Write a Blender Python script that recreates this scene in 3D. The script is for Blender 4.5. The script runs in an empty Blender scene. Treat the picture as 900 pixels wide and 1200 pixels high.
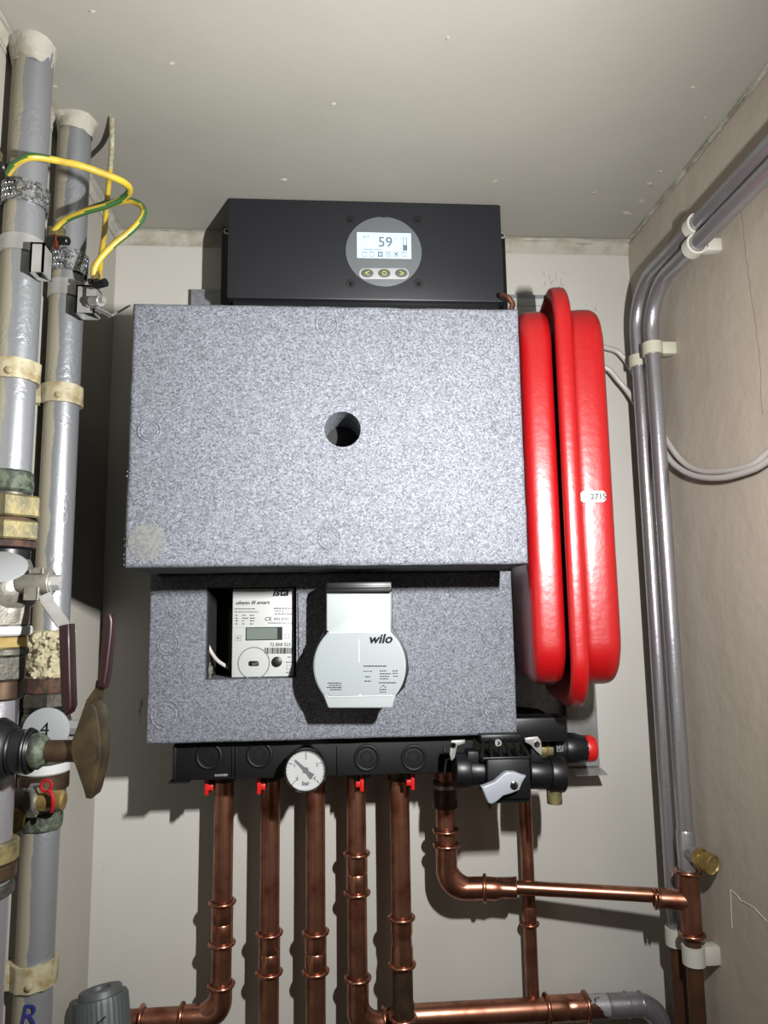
import bpy, bmesh, math, random
from mathutils import Vector, Matrix, noise
R_ = random.Random(7)
C = bpy.context.scene.collection
SC = bpy.context.scene
PI = math.pi
CZ = 1.70                                   # camera height above the floor

# ------------------------------------------------------------------ camera
F_PX = 832.0
_d = Vector((-57, 114, 832.0)).normalized()          # depth axis of the cupboard, in camera axes (x right, y down, z forward)
_u = Vector((-87, -6050, 832.0)); _u = (_u - _d * _u.dot(_d)).normalized()
_x = _u.cross(_d) * -1
if _x.x < 0: _x = -_x
ROWS = (_x, _d, _u)                          # world = rows . camera vector
cam_d = bpy.data.cameras.new('camera'); cam = bpy.data.objects.new('camera', cam_d); C.objects.link(cam)
cam_d.sensor_fit = 'VERTICAL'; cam_d.sensor_height = 24.0; cam_d.lens = F_PX / 1200 * 24.0
cam_d.clip_start = 0.01
_right = Vector([r.x for r in ROWS]); _down = Vector([r.y for r in ROWS]); _fwd = Vector([r.z for r in ROWS])
cam.matrix_world = Matrix(((_right.x, -_down.x, -_fwd.x, 0), (_right.y, -_down.y, -_fwd.y, 0),
                           (_right.z, -_down.z, -_fwd.z, CZ), (0, 0, 0, 1)))
SC.camera = cam

def P(px, py, Y=None, X=None, Z=None):
    """point of the place seen at a photo pixel, on the plane at depth Y (or X / Z), metres"""
    c = Vector((px - 450.0, py - 600.0, F_PX))
    r = Vector((ROWS[0].dot(c), ROWS[1].dot(c), ROWS[2].dot(c)))
    k = Y / r.y if Y is not None else X / r.x if X is not None else (Z - CZ) / r.z
    return r * k + Vector((0, 0, CZ))

# ------------------------------------------------------------------ world, lights, exposure
w = bpy.data.worlds.new('world'); SC.world = w; w.use_nodes = True
w.node_tree.nodes['Background'].inputs[0].default_value = (1.0, 0.86, 0.64, 1)
w.node_tree.nodes['Background'].inputs[1].default_value = 0.02
LAMP = Vector((0.190, 0.235, CZ + 0.118))
for i in range(3):                           # three LEDs of a hand lamp held right of the camera, one above the other
    ld = bpy.data.lights.new('lamp_led', 'AREA'); ld.shape = 'DISK'; ld.size = 0.010
    ld.energy = 1.95; ld.color = (1.0, 0.985, 0.97)
    lo = bpy.data.objects.new('lamp_led', ld); C.objects.link(lo)
    lo.location = LAMP + Vector((0, 0, (i - 1) * 0.010))
    lo.rotation_euler = Vector((-0.60, 0.80, 0.04)).to_track_quat('-Z', 'Y').to_euler()
vs = SC.view_settings
SC.display_settings.display_device = 'sRGB'
vs.view_transform = 'Standard'; vs.look = 'None'; vs.exposure = 1.1; vs.gamma = 1.0
vs.use_curve_mapping = False
SC.cycles.max_bounces = 8

# ------------------------------------------------------------------ materials
ALB = 0.55                                   # paints are darker than they look on a brightly exposed picture
def lin(c, k=None):
    k = ALB if k is None else k
    return tuple(k * (v / 12.92 if v <= 0.04045 else ((v + 0.055) / 1.055) ** 2.4) for v in (x / 255 for x in c)) + (1,)
def mat(name, col, rough=0.5, metal=0.0, col2=None, scale=30, detail=4, lo=0.4, hi=0.65, bump=0.0, bscale=200, bdist=0.001,
        emit=0.0, rough2=None, spec=None, coat=0.0, vor=False):
    m = bpy.data.materials.new(name); m.use_nodes = True
    nt = m.node_tree; b = nt.nodes['Principled BSDF']
    b.inputs['Base Color'].default_value = lin(col); b.inputs['Roughness'].default_value = rough
    b.inputs['Metallic'].default_value = metal
    if spec is not None: b.inputs['Specular IOR Level'].default_value = spec
    if coat: b.inputs['Coat Weight'].default_value = coat; b.inputs['Coat Roughness'].default_value = 0.2
    tc = nt.nodes.new('ShaderNodeTexCoord')
    if col2:
        n = nt.nodes.new('ShaderNodeTexNoise'); n.inputs['Scale'].default_value = scale; n.inputs['Detail'].default_value = detail
        nt.links.new(tc.outputs['Object'], n.inputs['Vector'])
        r = nt.nodes.new('ShaderNodeValToRGB'); r.color_ramp.elements[0].position = lo; r.color_ramp.elements[1].position = hi
        r.color_ramp.elements[0].color = lin(col); r.color_ramp.elements[1].color = lin(col2)
        nt.links.new(n.outputs['Fac'], r.inputs[0]); nt.links.new(r.outputs[0], b.inputs['Base Color'])
        if rough2 is not None:
            mr = nt.nodes.new('ShaderNodeMapRange'); mr.inputs[1].default_value = lo; mr.inputs[2].default_value = hi
            mr.inputs[3].default_value = rough; mr.inputs[4].default_value = rough2
            nt.links.new(n.outputs['Fac'], mr.inputs[0]); nt.links.new(mr.outputs[0], b.inputs['Roughness'])
    if bump:
        n2 = nt.nodes.new('ShaderNodeTexNoise'); n2.inputs['Scale'].default_value = bscale; n2.inputs['Detail'].default_value = 4
        nt.links.new(tc.outputs['Object'], n2.inputs['Vector'])
        bp = nt.nodes.new('ShaderNodeBump'); bp.inputs['Strength'].default_value = bump; bp.inputs['Distance'].default_value = bdist
        nt.links.new(n2.outputs['Fac'], bp.inputs['Height']); nt.links.new(bp.outputs[0], b.inputs['Normal'])
    if emit:
        b.inputs['Emission Color'].default_value = lin(col); b.inputs['Emission Strength'].default_value = emit
    return m

def wall_mat(name, col, dirt, dents=0.25, smooth=12, scuff=False, streak=0.0):
    m = mat(name, col, 0.6, 0, dirt, 3.0, 5, 0.42, 0.8)
    nt = m.node_tree; b = nt.nodes['Principled BSDF']; tc = [n for n in nt.nodes if n.type == 'TEX_COORD'][0]
    a = nt.nodes.new('ShaderNodeTexNoise'); a.inputs['Scale'].default_value = smooth; a.inputs['Detail'].default_value = 3
    f = nt.nodes.new('ShaderNodeTexNoise'); f.inputs['Scale'].default_value = 160; f.inputs['Detail'].default_value = 2
    ad = nt.nodes.new('ShaderNodeMath'); ad.operation = 'MULTIPLY_ADD'; ad.inputs[1].default_value = 0.10
    nt.links.new(tc.outputs['Object'], a.inputs['Vector']); nt.links.new(tc.outputs['Object'], f.inputs['Vector'])
    nt.links.new(f.outputs['Fac'], ad.inputs[0]); nt.links.new(a.outputs['Fac'], ad.inputs[2])
    bp = nt.nodes.new('ShaderNodeBump'); bp.inputs['Strength'].default_value = dents; bp.inputs['Distance'].default_value = 0.004
    nt.links.new(ad.outputs[0], bp.inputs['Height']); nt.links.new(bp.outputs[0], b.inputs['Normal'])
    if scuff:                                # small dark scuffs, drawn out upwards
        mp = nt.nodes.new('ShaderNodeMapping'); mp.inputs['Scale'].default_value = (40, 40, 14)
        s = nt.nodes.new('ShaderNodeTexNoise'); s.inputs['Scale'].default_value = 1.0; s.inputs['Detail'].default_value = 6
        r = nt.nodes.new('ShaderNodeValToRGB'); r.color_ramp.elements[0].position = 0.70; r.color_ramp.elements[1].position = 0.76
        mx = nt.nodes.new('ShaderNodeMix'); mx.data_type = 'RGBA'
        mx.inputs['B'].default_value = lin((120, 116, 116))
        nt.links.new(tc.outputs['Object'], mp.inputs['Vector']); nt.links.new(mp.outputs[0], s.inputs['Vector'])
        nt.links.new(s.outputs['Fac'], r.inputs[0]); nt.links.new(r.outputs[0], mx.inputs['Factor'])
        old = b.inputs['Base Color'].links[0].from_socket
        nt.links.new(old, mx.inputs['A']); nt.links.new(mx.outputs['Result'], b.inputs['Base Color'])
    return m

def epp_mat():
    m = mat('grey_bead_foam', (118, 121, 129), 0.75, spec=0.3)
    nt = m.node_tree; b = nt.nodes['Principled BSDF']; tc = [n for n in nt.nodes if n.type == 'TEX_COORD'][0]
    v = nt.nodes.new('ShaderNodeTexVoronoi'); v.inputs['Scale'].default_value = 820
    r = nt.nodes.new('ShaderNodeValToRGB')
    e = r.color_ramp.elements; e[0].position = 0.0; e[0].color = lin((82, 85, 92)); e[1].position = 1.0; e[1].color = lin((152, 156, 166))
    k = e.new(0.32); k.color = lin((113, 116, 124)); k = e.new(0.75); k.color = lin((130, 133, 143))
    sp = nt.nodes.new('ShaderNodeSeparateColor')
    nt.links.new(tc.outputs['Object'], v.inputs['Vector']); nt.links.new(v.outputs['Color'], sp.inputs[0])
    nt.links.new(sp.outputs[0], r.inputs[0]); nt.links.new(r.outputs[0], b.inputs['Base Color'])
    bp = nt.nodes.new('ShaderNodeBump'); bp.inputs['Strength'].default_value = 0.35; bp.inputs['Distance'].default_value = 0.0006; bp.invert = True
    nt.links.new(v.outputs['Distance'], bp.inputs['Height']); nt.links.new(bp.outputs[0], b.inputs['Normal'])
    return m

def painted_pipe_mat():
    """silver paint brushed over the right-hand side of an old cream-painted iron pipe"""
    m = mat('silver_painted_iron', (206, 208, 214), 0.34, 0.6)
    nt = m.node_tree; b = nt.nodes['Principled BSDF']; tc = [n for n in nt.nodes if n.type == 'TEX_COORD'][0]
    dot = nt.nodes.new('ShaderNodeVectorMath'); dot.operation = 'DOT_PRODUCT'; dot.inputs[1].default_value = (-0.93 / 0.0165, -0.36 / 0.0165, 0)
    n = nt.nodes.new('ShaderNodeTexNoise'); n.inputs['Scale'].default_value = 45; n.inputs['Detail'].default_value = 5
    ad = nt.nodes.new('ShaderNodeMath'); ad.operation = 'MULTIPLY_ADD'; ad.inputs[1].default_value = 0.5
    r = nt.nodes.new('ShaderNodeValToRGB'); r.color_ramp.elements[0].position = 0.60; r.color_ramp.elements[1].position = 0.66
    r.color_ramp.elements[0].color = (0, 0, 0, 1); r.color_ramp.elements[1].color = (1, 1, 1, 1)
    mx = nt.nodes.new('ShaderNodeMix'); mx.data_type = 'RGBA'; mx.inputs['A'].default_value = lin((166, 169, 173)); mx.inputs['B'].default_value = lin((156, 150, 130))
    nt.links.new(tc.outputs['Object'], dot.inputs[0]); nt.links.new(tc.outputs['Object'], n.inputs['Vector'])
    nt.links.new(n.outputs['Fac'], ad.inputs[0]); nt.links.new(dot.outputs['Value'], ad.inputs[2])
    nt.links.new(ad.outputs[0], r.inputs[0]); nt.links.new(r.outputs[0], mx.inputs['Factor'])
    nt.links.new(mx.outputs['Result'], b.inputs['Base Color'])
    iv = nt.nodes.new('ShaderNodeMapRange'); iv.inputs[3].default_value = 0.6; iv.inputs[4].default_value = 0.0
    nt.links.new(r.outputs[0], iv.inputs[0]); nt.links.new(iv.outputs[0], b.inputs['Metallic'])
    ro = nt.nodes.new('ShaderNodeMapRange'); ro.inputs[3].default_value = 0.36; ro.inputs[4].default_value = 0.6
    nt.links.new(r.outputs[0], ro.inputs[0]); nt.links.new(ro.outputs[0], b.inputs['Roughness'])
    n2 = nt.nodes.new('ShaderNodeTexNoise'); n2.inputs['Scale'].default_value = 240; n2.inputs['Detail'].default_value = 3
    n3 = nt.nodes.new('ShaderNodeTexNoise'); n3.inputs['Scale'].default_value = 28; n3.inputs['Detail'].default_value = 2
    nt.links.new(tc.outputs['Object'], n2.inputs['Vector']); nt.links.new(tc.outputs['Object'], n3.inputs['Vector'])
    rr = nt.nodes.new('ShaderNodeMapRange'); rr.inputs[1].default_value = 0.48; rr.inputs[2].default_value = 0.68; rr.inputs[3].default_value = 0.08; rr.inputs[4].default_value = 0.9
    nt.links.new(n3.outputs['Fac'], rr.inputs[0])
    bp = nt.nodes.new('ShaderNodeBump'); bp.inputs['Distance'].default_value = 0.0012
    nt.links.new(rr.outputs[0], bp.inputs['Strength']); nt.links.new(n2.outputs['Fac'], bp.inputs['Height']); nt.links.new(bp.outputs[0], b.inputs['Normal'])
    return m

def cable_mat():
    m = mat('earth_yellow', (214, 186, 60), 0.4, 0, (190, 160, 60), 60, 3)
    return m

M = {}
M['wall'] = wall_mat('cream_white_wall_paint', (214, 212, 204), (198, 195, 186), 0.22, 10, True)
M['wall_l'] = wall_mat('left_wall_paint', (192, 188, 177), (178, 174, 162), 0.3, 12)
M['wall_r'] = wall_mat('beige_wall_paint', (204, 193, 178), (190, 178, 162), 0.6, 18)
M['ceil'] = wall_mat('ceiling_paint', (178, 176, 166), (166, 164, 153), 0.5, 6)
M['plaster'] = mat('cracked_plaster', (184, 181, 168), 0.8, 0, (164, 157, 138), 50, 5, 0.45, 0.7, 0.7, 120, 0.002)
M['floor'] = mat('floor_concrete', (120, 115, 108), 0.8, 0, (95, 92, 88), 6)
M['epp'] = epp_mat()
M['epp_smooth'] = mat('smooth_foam', (134, 134, 132), 0.35, 0, (114, 116, 120), 420, 2, 0.4, 0.6)
M['black'] = mat('black_plastic', (17, 18, 21), 0.4, spec=0.35)
M['rail_black'] = mat('matt_black_plastic', (12, 12, 13), 0.6, spec=0.25)
M['black_metal'] = mat('black_coated_sheet', (34, 36, 43), 0.42, 0, bump=0.15, bscale=900, bdist=0.0004)
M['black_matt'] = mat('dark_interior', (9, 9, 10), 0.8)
M['red'] = mat('red_enamel', (172, 11, 16), 0.36, 0, bump=0.35, bscale=120, bdist=0.001, coat=0.22)
M['red_plastic'] = mat('red_plastic', (214, 26, 24), 0.4)
M['dark_red'] = mat('maroon_plastic', (34, 8, 13), 0.42, 0, (130, 100, 104), 60, 5, 0.66, 0.70, spec=0.35)
M['copper'] = mat('copper_tube', (212, 150, 124), 0.33, 0.95, (150, 92, 72), 40, 5, 0.4, 0.68, rough2=0.42)
M['copper_b'] = mat('bright_copper_fitting', (226, 160, 132), 0.25, 0.97, (176, 112, 88), 55, 4, 0.42, 0.7, rough2=0.34)
M['bronze'] = mat('bronze', (98, 78, 58), 0.45, 0.7, (76, 60, 46), 60, 4)
M['brass'] = mat('brass', (204, 180, 116), 0.3, 0.65, (170, 142, 84), 60, 4)
M['brass_old'] = mat('tarnished_brass', (142, 130, 86), 0.55, 0.45, (98, 94, 70), 90, 5, 0.4, 0.62, 0.4, 260, 0.001)
M['brass_lever'] = mat('brown_bronze', (84, 71, 46), 0.45, 0.5, (58, 48, 33), 50, 5, 0.4, 0.6, 0.4, 120, 0.001)
M['verdigris'] = mat('verdigris', (92, 102, 84), 0.7, 0.2, (44, 54, 42), 160, 5, 0.42, 0.6, 0.8, 300, 0.001)
M['nickel'] = mat('nickel_cast', (150, 147, 136), 0.45, 0.5, (120, 117, 108), 120, 4, 0.42, 0.65, 0.4, 500, 0.0006)
M['nickel_old'] = mat('dull_nickel', (108, 106, 96), 0.5, 0.7, (84, 82, 74), 110, 5, 0.4, 0.62, 0.5, 300, 0.0008)
M['rust'] = mat('rusty_iron', (86, 56, 38), 0.85, 0.1, (48, 36, 28), 150, 5, 0.42, 0.6, 0.9, 300, 0.001)
M['steel'] = mat('zinc_plated_steel', (208, 208, 206), 0.35, 0.55, (180, 180, 176), 40, 3)
M['steel_strap'] = mat('perforated_strap_steel', (190, 194, 198), 0.35, 0.75, (120, 122, 124), 300, 2, 0.46, 0.56, 0.5, 400, 0.0006)
M['chrome'] = mat('chrome', (225, 226, 228), 0.12, 1.0)
M['white'] = mat('white_plastic', (200, 203, 202), 0.4)
M['tag_white'] = mat('white_tag_enamel', (158, 161, 163), 0.4)
M['pump_grey'] = mat('pale_grey_plastic', (166, 174, 176), 0.45)
M['pump_label'] = mat('grey_label', (142, 151, 154), 0.5)
M['meter'] = mat('meter_white', (196, 199, 197), 0.4)
M['ink'] = mat('black_print', (12, 12, 13), 0.8, spec=0.2)
M['ink_grey'] = mat('grey_print', (120, 124, 128), 0.6)
M['lcd'] = mat('lcd_green_grey', (118, 128, 120), 0.2)
M['lcd_on'] = mat('lit_display', (186, 212, 226), 0.3, emit=0.62)
M['lcd_ink'] = mat('lcd_digits', (120, 132, 146), 0.5)
M['disc_grey'] = mat('grey_display_panel', (118, 124, 127), 0.4)
M['button'] = mat('button_grey', (104, 108, 104), 0.5)
M['lime'] = mat('lime_print', (206, 214, 90), 0.5)
M['lever_grey'] = mat('light_grey_lever', (160, 166, 174), 0.4)
M['cream'] = mat('cream_painted_steel', (176, 167, 136), 0.5, 0, (140, 122, 80), 90, 5, 0.5, 0.7, 0.5, 160, 0.001)
M['clip'] = mat('clip_plastic', (218, 216, 204), 0.42)
M['clip_cream'] = mat('clip_plastic_cream', (208, 206, 184), 0.45)
M['cable_white'] = mat('white_cable_sheath', (210, 204, 200), 0.4)
M['yellow'] = cable_mat()
M['green'] = mat('earth_green', (58, 104, 50), 0.45)
M['wire_paint'] = mat('painted_over_cable', (196, 192, 174), 0.6, 0, (160, 150, 110), 200, 3)
M['silver'] = painted_pipe_mat()
M['silver_tube'] = mat('silver_painted_tube', (206, 205, 211), 0.27, 0.78, (180, 177, 182), 14, 4, 0.5, 0.75, 0.25, 220, 0.0006, rough2=0.42)
M['silver_worn'] = mat('silver_paint_worn', (204, 202, 208), 0.36, 0.5, (92, 52, 42), 34, 5, 0.56, 0.58, 0.3, 220, 0.0006)
M['hemp'] = mat('sealing_paste_and_hemp', (182, 174, 142), 0.9, 0, (70, 54, 32), 110, 5, 0.54, 0.60, 1.0, 200, 0.002)
M['grey_cap'] = mat('dark_grey_plastic', (84, 90, 92), 0.5)
M['brown_paint'] = mat('brown_pipe', (98, 62, 40), 0.5, 0.3, (70, 46, 32), 30, 4)
M['back_plate'] = mat('galvanised_plate', (168, 171, 178), 0.45, 0.25, (146, 150, 158), 200, 3)
M['foil'] = mat('tinned_strip', (210, 210, 208), 0.3, 0.7)
M['blue_ink'] = mat('blue_marker', (30, 40, 120), 0.6)
M['red_ring'] = mat('red_seal_wire', (170, 24, 34), 0.35)
M['copper_wire'] = mat('bare_copper_strands', (170, 92, 66), 0.4, 0.9)
M['glass'] = mat('sight_glass', (235, 238, 240), 0.03)
M['glass'].node_tree.nodes['Principled BSDF'].inputs['Alpha'].default_value = 0.10

# ------------------------------------------------------------------ builders
ORG = {}
def thing(name, label, cat, loc, group=None):
    o = bpy.data.objects.new(name, None); C.objects.link(o); o.location = loc; o.empty_display_size = 0.02
    o['label'] = label; o['category'] = cat
    if group: o['group'] = group
    ORG[o.name] = Vector(loc); return o
def finish(bm, name, mats, org, smooth=40):
    if not isinstance(mats, (list, tuple)): mats = [mats]
    bmesh.ops.remove_doubles(bm, verts=bm.verts, dist=1e-6)
    bmesh.ops.recalc_face_normals(bm, faces=bm.faces)
    bmesh.ops.translate(bm, verts=bm.verts, vec=-org)
    me = bpy.data.meshes.new(name); bm.to_mesh(me); bm.free()
    for m in mats: me.materials.append(m)
    if smooth:
        for p in me.polygons: p.use_smooth = True
        me.set_sharp_from_angle(angle=math.radians(smooth))
    return me
def obj(name, bm, m, parent=None, label=None, smooth=40, org=None):
    """bm is in world coordinates; the mesh is stored relative to its thing's base"""
    if parent is not None: o_ = ORG[parent.name]
    else: o_ = Vector(org) if org is not None else Vector((0, 0, 0))
    o = bpy.data.objects.new(name, finish(bm, name, m, o_, smooth)); C.objects.link(o)
    if parent is not None: o.parent = parent
    else: o.location = o_
    ORG[o.name] = o_
    if label: o['label'] = label
    return o
def tag(o, label, cat, group=None):
    o['label'] = label; o['category'] = cat
    if group: o['group'] = group
    return o
def struct(name, bm, m, smooth=40, parent=None):
    o = obj(name, bm, m, parent, None, smooth)
    if parent is None: o['kind'] = 'structure'
    return o
def B(): return bmesh.new()
def frame(axis):
    a = Vector(axis).normalized()
    h = Vector((0, 0, 1)) if abs(a.z) < 0.9 else Vector((1, 0, 0))
    u = a.cross(h).normalized(); v = a.cross(u).normalized()
    return a, u, v
def box(bm, a, b, bev=0.0, seg=2):
    a, b = Vector(a), Vector(b)
    t = bmesh.new(); bmesh.ops.create_cube(t, size=1)
    for v in t.verts:
        v.co = Vector(((a[i] + b[i]) / 2 + v.co[i] * (b[i] - a[i]) for i in range(3)))
    if bev: bmesh.ops.bevel(t, geom=t.edges[:], offset=bev, segments=seg, affect='EDGES', profile=0.5)
    merge(bm, t)
def merge(bm, t, mi=0):
    me = bpy.data.meshes.new('t'); t.to_mesh(me); t.free()
    n0 = len(bm.faces); bm.from_mesh(me); bpy.data.meshes.remove(me)
    if mi:
        bm.faces.ensure_lookup_table()
        for f in bm.faces[n0:]: f.material_index = mi
def loft(bm, loops, cap0=True, cap1=True, closed=True, mi=0):
    vs_ = [[bm.verts.new(p) for p in L] for L in loops]
    n = len(loops[0])
    for a, b in zip(vs_, vs_[1:]):
        for i in range(n if closed else n - 1):
            j = (i + 1) % n
            try:
                f = bm.faces.new((a[i], a[j], b[j], b[i])); f.material_index = mi
            except ValueError: pass
    for c, L in ((cap0, vs_[0]), (cap1, vs_[-1])):
        if c:
            f = bm.faces.new(L); f.material_index = mi
    return vs_
def lathe(bm, o, axis, prof, n=32, rot=0.0, cap=True, amp=0.0, nf=60, mi=0):
    """prof: (distance along axis, radius) pairs; n = 6 makes a hexagon"""
    a, u, v = frame(axis); o = Vector(o); loops = []
    for t, r in prof:
        L = []
        for i in range(n):
            th = rot + 2 * PI * i / n; d = u * math.cos(th) + v * math.sin(th)
            p = o + a * t + d * r
            if amp: p += d * amp * noise.noise(p * nf) + d * amp * 0.6 * noise.noise(p * nf * 2.7)
            L.append(p)
        loops.append(L)
    loft(bm, loops, cap, cap, mi=mi)
def cyl(bm, p, q, r, n=24, r2=None, bev=0.0):
    p, q = Vector(p), Vector(q); L = (q - p).length
    r2 = r if r2 is None else r2
    if bev: prof = [(0, r - bev), (bev * .3, r - bev * .3), (bev, r), (L - bev, r2), (L - bev * .3, r2 - bev * .3), (L, r2 - bev)]
    else: prof = [(0, r), (L, r2)]
    lathe(bm, p, q - p, prof, n)
def torus(bm, c, axis, R, r, n=28, m=10, sq=1.0):
    a, u, v = frame(axis); c = Vector(c)
    loops = []
    for k in range(m):
        ph = 2 * PI * k / m
        loops.append([c + (u * math.cos(2 * PI * i / n) + v * math.sin(2 * PI * i / n)) * (R + r * math.cos(ph)) + a * r * sq * math.sin(ph) for i in range(n)])
    loops.append(loops[0]); loft(bm, loops, False, False)
def fillet(pts, rad, seg=8):
    pts = [Vector(p) for p in pts]
    if not isinstance(rad, (list, tuple)): rad = [rad] * len(pts)
    out = [pts[0]]
    for i in range(1, len(pts) - 1):
        a, b, c = pts[i - 1], pts[i], pts[i + 1]
        d0 = (a - b).normalized(); d1 = (c - b).normalized()
        ang = d0.angle(d1)
        t = min(rad[i] / math.tan(ang / 2), (a - b).length * .49, (c - b).length * .49) if ang < PI - .02 else 0
        if t <= 1e-6: out.append(b); continue
        r = t * math.tan(ang / 2)
        ctr = b + (d0 + d1).normalized() * (r / math.sin(ang / 2))
        p0 = b + d0 * t - ctr; p1 = b + d1 * t - ctr
        ax = p0.cross(p1).normalized(); full = p0.angle(p1)
        for k in range(seg + 1): out.append(ctr + Matrix.Rotation(full * k / seg, 3, ax) @ p0)
    out.append(pts[-1]); return out
def smoothpath(pts, n=10):
    pts = [Vector(p) for p in pts]; out = []
    for i in range(len(pts) - 1):
        p0 = pts[max(i - 1, 0)]; p1 = pts[i]; p2 = pts[i + 1]; p3 = pts[min(i + 2, len(pts) - 1)]
        for k in range(n):
            t = k / n
            out.append(0.5 * ((2 * p1) + (p2 - p0) * t + (2 * p0 - 5 * p1 + 4 * p2 - p3) * t * t + (3 * p1 - p0 - 3 * p2 + p3) * t ** 3))
    out.append(pts[-1]); return out
def tube(bm, pts, r, n=16, mifun=None, cap=True, squash=None):
    pts = [Vector(p) for p in pts]; loops = []
    T = []
    for i in range(len(pts)):
        a = pts[max(i - 1, 0)]; b = pts[min(i + 1, len(pts) - 1)]; T.append((b - a).normalized())
    _, u, _v = frame(T[0])
    for i, p in enumerate(pts):
        u = (u - T[i] * u.dot(T[i])).normalized(); v = T[i].cross(u)
        rr = r(i / (len(pts) - 1)) if callable(r) else r
        loops.append([p + u * math.cos(2 * PI * k / n) * rr + v * math.sin(2 * PI * k / n) * rr for k in range(n)])
    vs_ = [[bm.verts.new(q) for q in L] for L in loops]
    for i in range(len(vs_) - 1):
        for k in range(n):
            f = bm.faces.new((vs_[i][k], vs_[i][(k + 1) % n], vs_[i + 1][(k + 1) % n], vs_[i + 1][k]))
            if mifun: f.material_index = mifun(i, k)
    if cap: bm.faces.new(vs_[0]); bm.faces.new(vs_[-1])
def prism(bm, pts2, y0, y1, bev=0.0, seg=2, plane='XZ'):
    """pts2 outline in X,Z extruded from y0 (front) to y1"""
    t = bmesh.new()
    if plane == 'XZ': f0 = [t.verts.new((x, y0, z)) for x, z in pts2]; f1 = [t.verts.new((x, y1, z)) for x, z in pts2]
    else: f0 = [t.verts.new((y0, x, z)) for x, z in pts2]; f1 = [t.verts.new((y1, x, z)) for x, z in pts2]
    n = len(pts2); t.faces.new(f0); t.faces.new(f1[::-1])
    for i in range(n): t.faces.new((f0[i], f1[i], f1[(i + 1) % n], f0[(i + 1) % n]))
    bmesh.ops.recalc_face_normals(t, faces=t.faces)
    if bev:
        es = [e for e in t.edges if all(abs((v.co.y if plane == 'XZ' else v.co.x) - y0) < 1e-7 for v in e.verts)]
        bmesh.ops.bevel(t, geom=es, offset=bev, segments=seg, affect='EDGES', profile=0.5)
    merge(bm, t)
def px_outline(pts, Y): return [(P(x, y, Y=Y).x, P(x, y, Y=Y).z) for x, y in pts]
def disc_pts(cx, cz, rx, rz, n=40, a0=0, a1=2 * PI):
    full = abs(a1 - a0 - 2 * PI) < 1e-6
    m = n if full else n + 1
    return [(cx + rx * math.cos(a0 + (a1 - a0) * i / n), cz + rz * math.sin(a0 + (a1 - a0) * i / n)) for i in range(m)]
def text(name, s, p, size, m, parent, align='CENTER', shear=0.0, bold=0.0, sx=1.0, rx=PI / 2, rz=0.0, ry=0.0):
    cu = bpy.data.curves.new(name, 'FONT'); cu.body = s; cu.size = size; cu.align_x = align; cu.align_y = 'CENTER'
    cu.shear = shear; cu.offset = bold; cu.extrude = 0.00012; cu.materials.append(m); cu.resolution_u = 4
    o = bpy.data.objects.new(name, cu); C.objects.link(o); o.rotation_euler = (rx, ry, rz); o.scale = (sx, 1, 1)
    o.parent = parent; o.location = Vector(p) - ORG[parent.name]
    return o
def base(*ps):
    """a thing's base: middle of the points, at their lowest height"""
    xs = [p.x for p in ps]; ys = [p.y for p in ps]; zs = [p.z for p in ps]
    return Vector(((min(xs) + max(xs)) / 2, (min(ys) + max(ys)) / 2, min(zs)))
def mm(v): return v / 1000.0

# ------------------------------------------------------------------ the room
XL, XR, YB, ZC = -0.2915, 0.4157, 0.92, CZ + 0.508
YF = -0.45
def grid(bm, p, du, dv, nu, nv, fn=None):
    V = []
    for i in range(nu + 1):
        row = []
        for j in range(nv + 1):
            q = Vector(p) + Vector(du) * (i / nu) + Vector(dv) * (j / nv)
            if fn: q = fn(q)
            row.append(bm.verts.new(q))
        V.append(row)
    for i in range(nu):
        for j in range(nv): bm.faces.new((V[i][j], V[i + 1][j], V[i + 1][j + 1], V[i][j + 1]))
b = B(); box(b, (XL - .08, YB, 0), (XR + .08, YB + .08, ZC + .08)); struct('wall_back', b, M['wall'], 0)
b = B(); box(b, (XL - .08, YF, 0), (XL, YB, ZC + .08)); struct('wall_left', b, M['wall_l'], 0)
b = B(); box(b, (XR, YF, 0), (XR + .08, YB, ZC + .08)); struct('wall_right', b, M['wall_r'], 0)
b = B(); box(b, (XL, YF, ZC), (XR, YB, ZC + .08)); ceil = struct('ceiling', b, M['ceil'], 0)
b = B(); box(b, (XL - .08, YF, -.06), (XR + .08, YB + .08, 0)); struct('floor', b, M['floor'], 0)
# lumpy filler where ceiling meets the back wall, and along the right-hand edge
def seam(name, p, q, du, dv, wu, wv, amp):
    b = B(); p, q = Vector(p), Vector(q); n = 90; loops = []
    du, dv = Vector(du), Vector(dv)
    for i in range(n + 1):
        t = i / n; c = p.lerp(q, t); L = []
        for k in range(9):
            s = k / 8; a = s * PI / 2
            x = c + du * wu * (1 - math.sin(a)) + dv * wv * (1 - math.cos(a)) + (du + dv) * 0.0008
            if 0 < k < 8:
                g = noise.noise(Vector((x.x * 26, x.y * 26 + k * 2.1, 3.1 + x.z * 60))) + .7 * noise.noise(Vector((x.x * 70 + x.y * 70, k * 3.3, 1.7)))
                x += (du + dv).normalized() * amp * g
            L.append(x)
        loops.append(L)
    loft(b, loops, False, False, closed=False)
    return struct(name, b, M['plaster'], 25)
seam('trim_1', (XL, YB, ZC), (XR, YB, ZC), (0, -1, 0), (0, 0, -1), .012, .018, .0022)
seam('trim_2', (XR, -.1, ZC), (XR, YB, ZC), (-1, 0, 0), (0, 0, -1), .004, .004, .0022)
seam('trim_3', (XL, -.1, ZC), (XL, YB, ZC), (1, 0, 0), (0, 0, -1), .010, .012, .0024)
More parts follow.
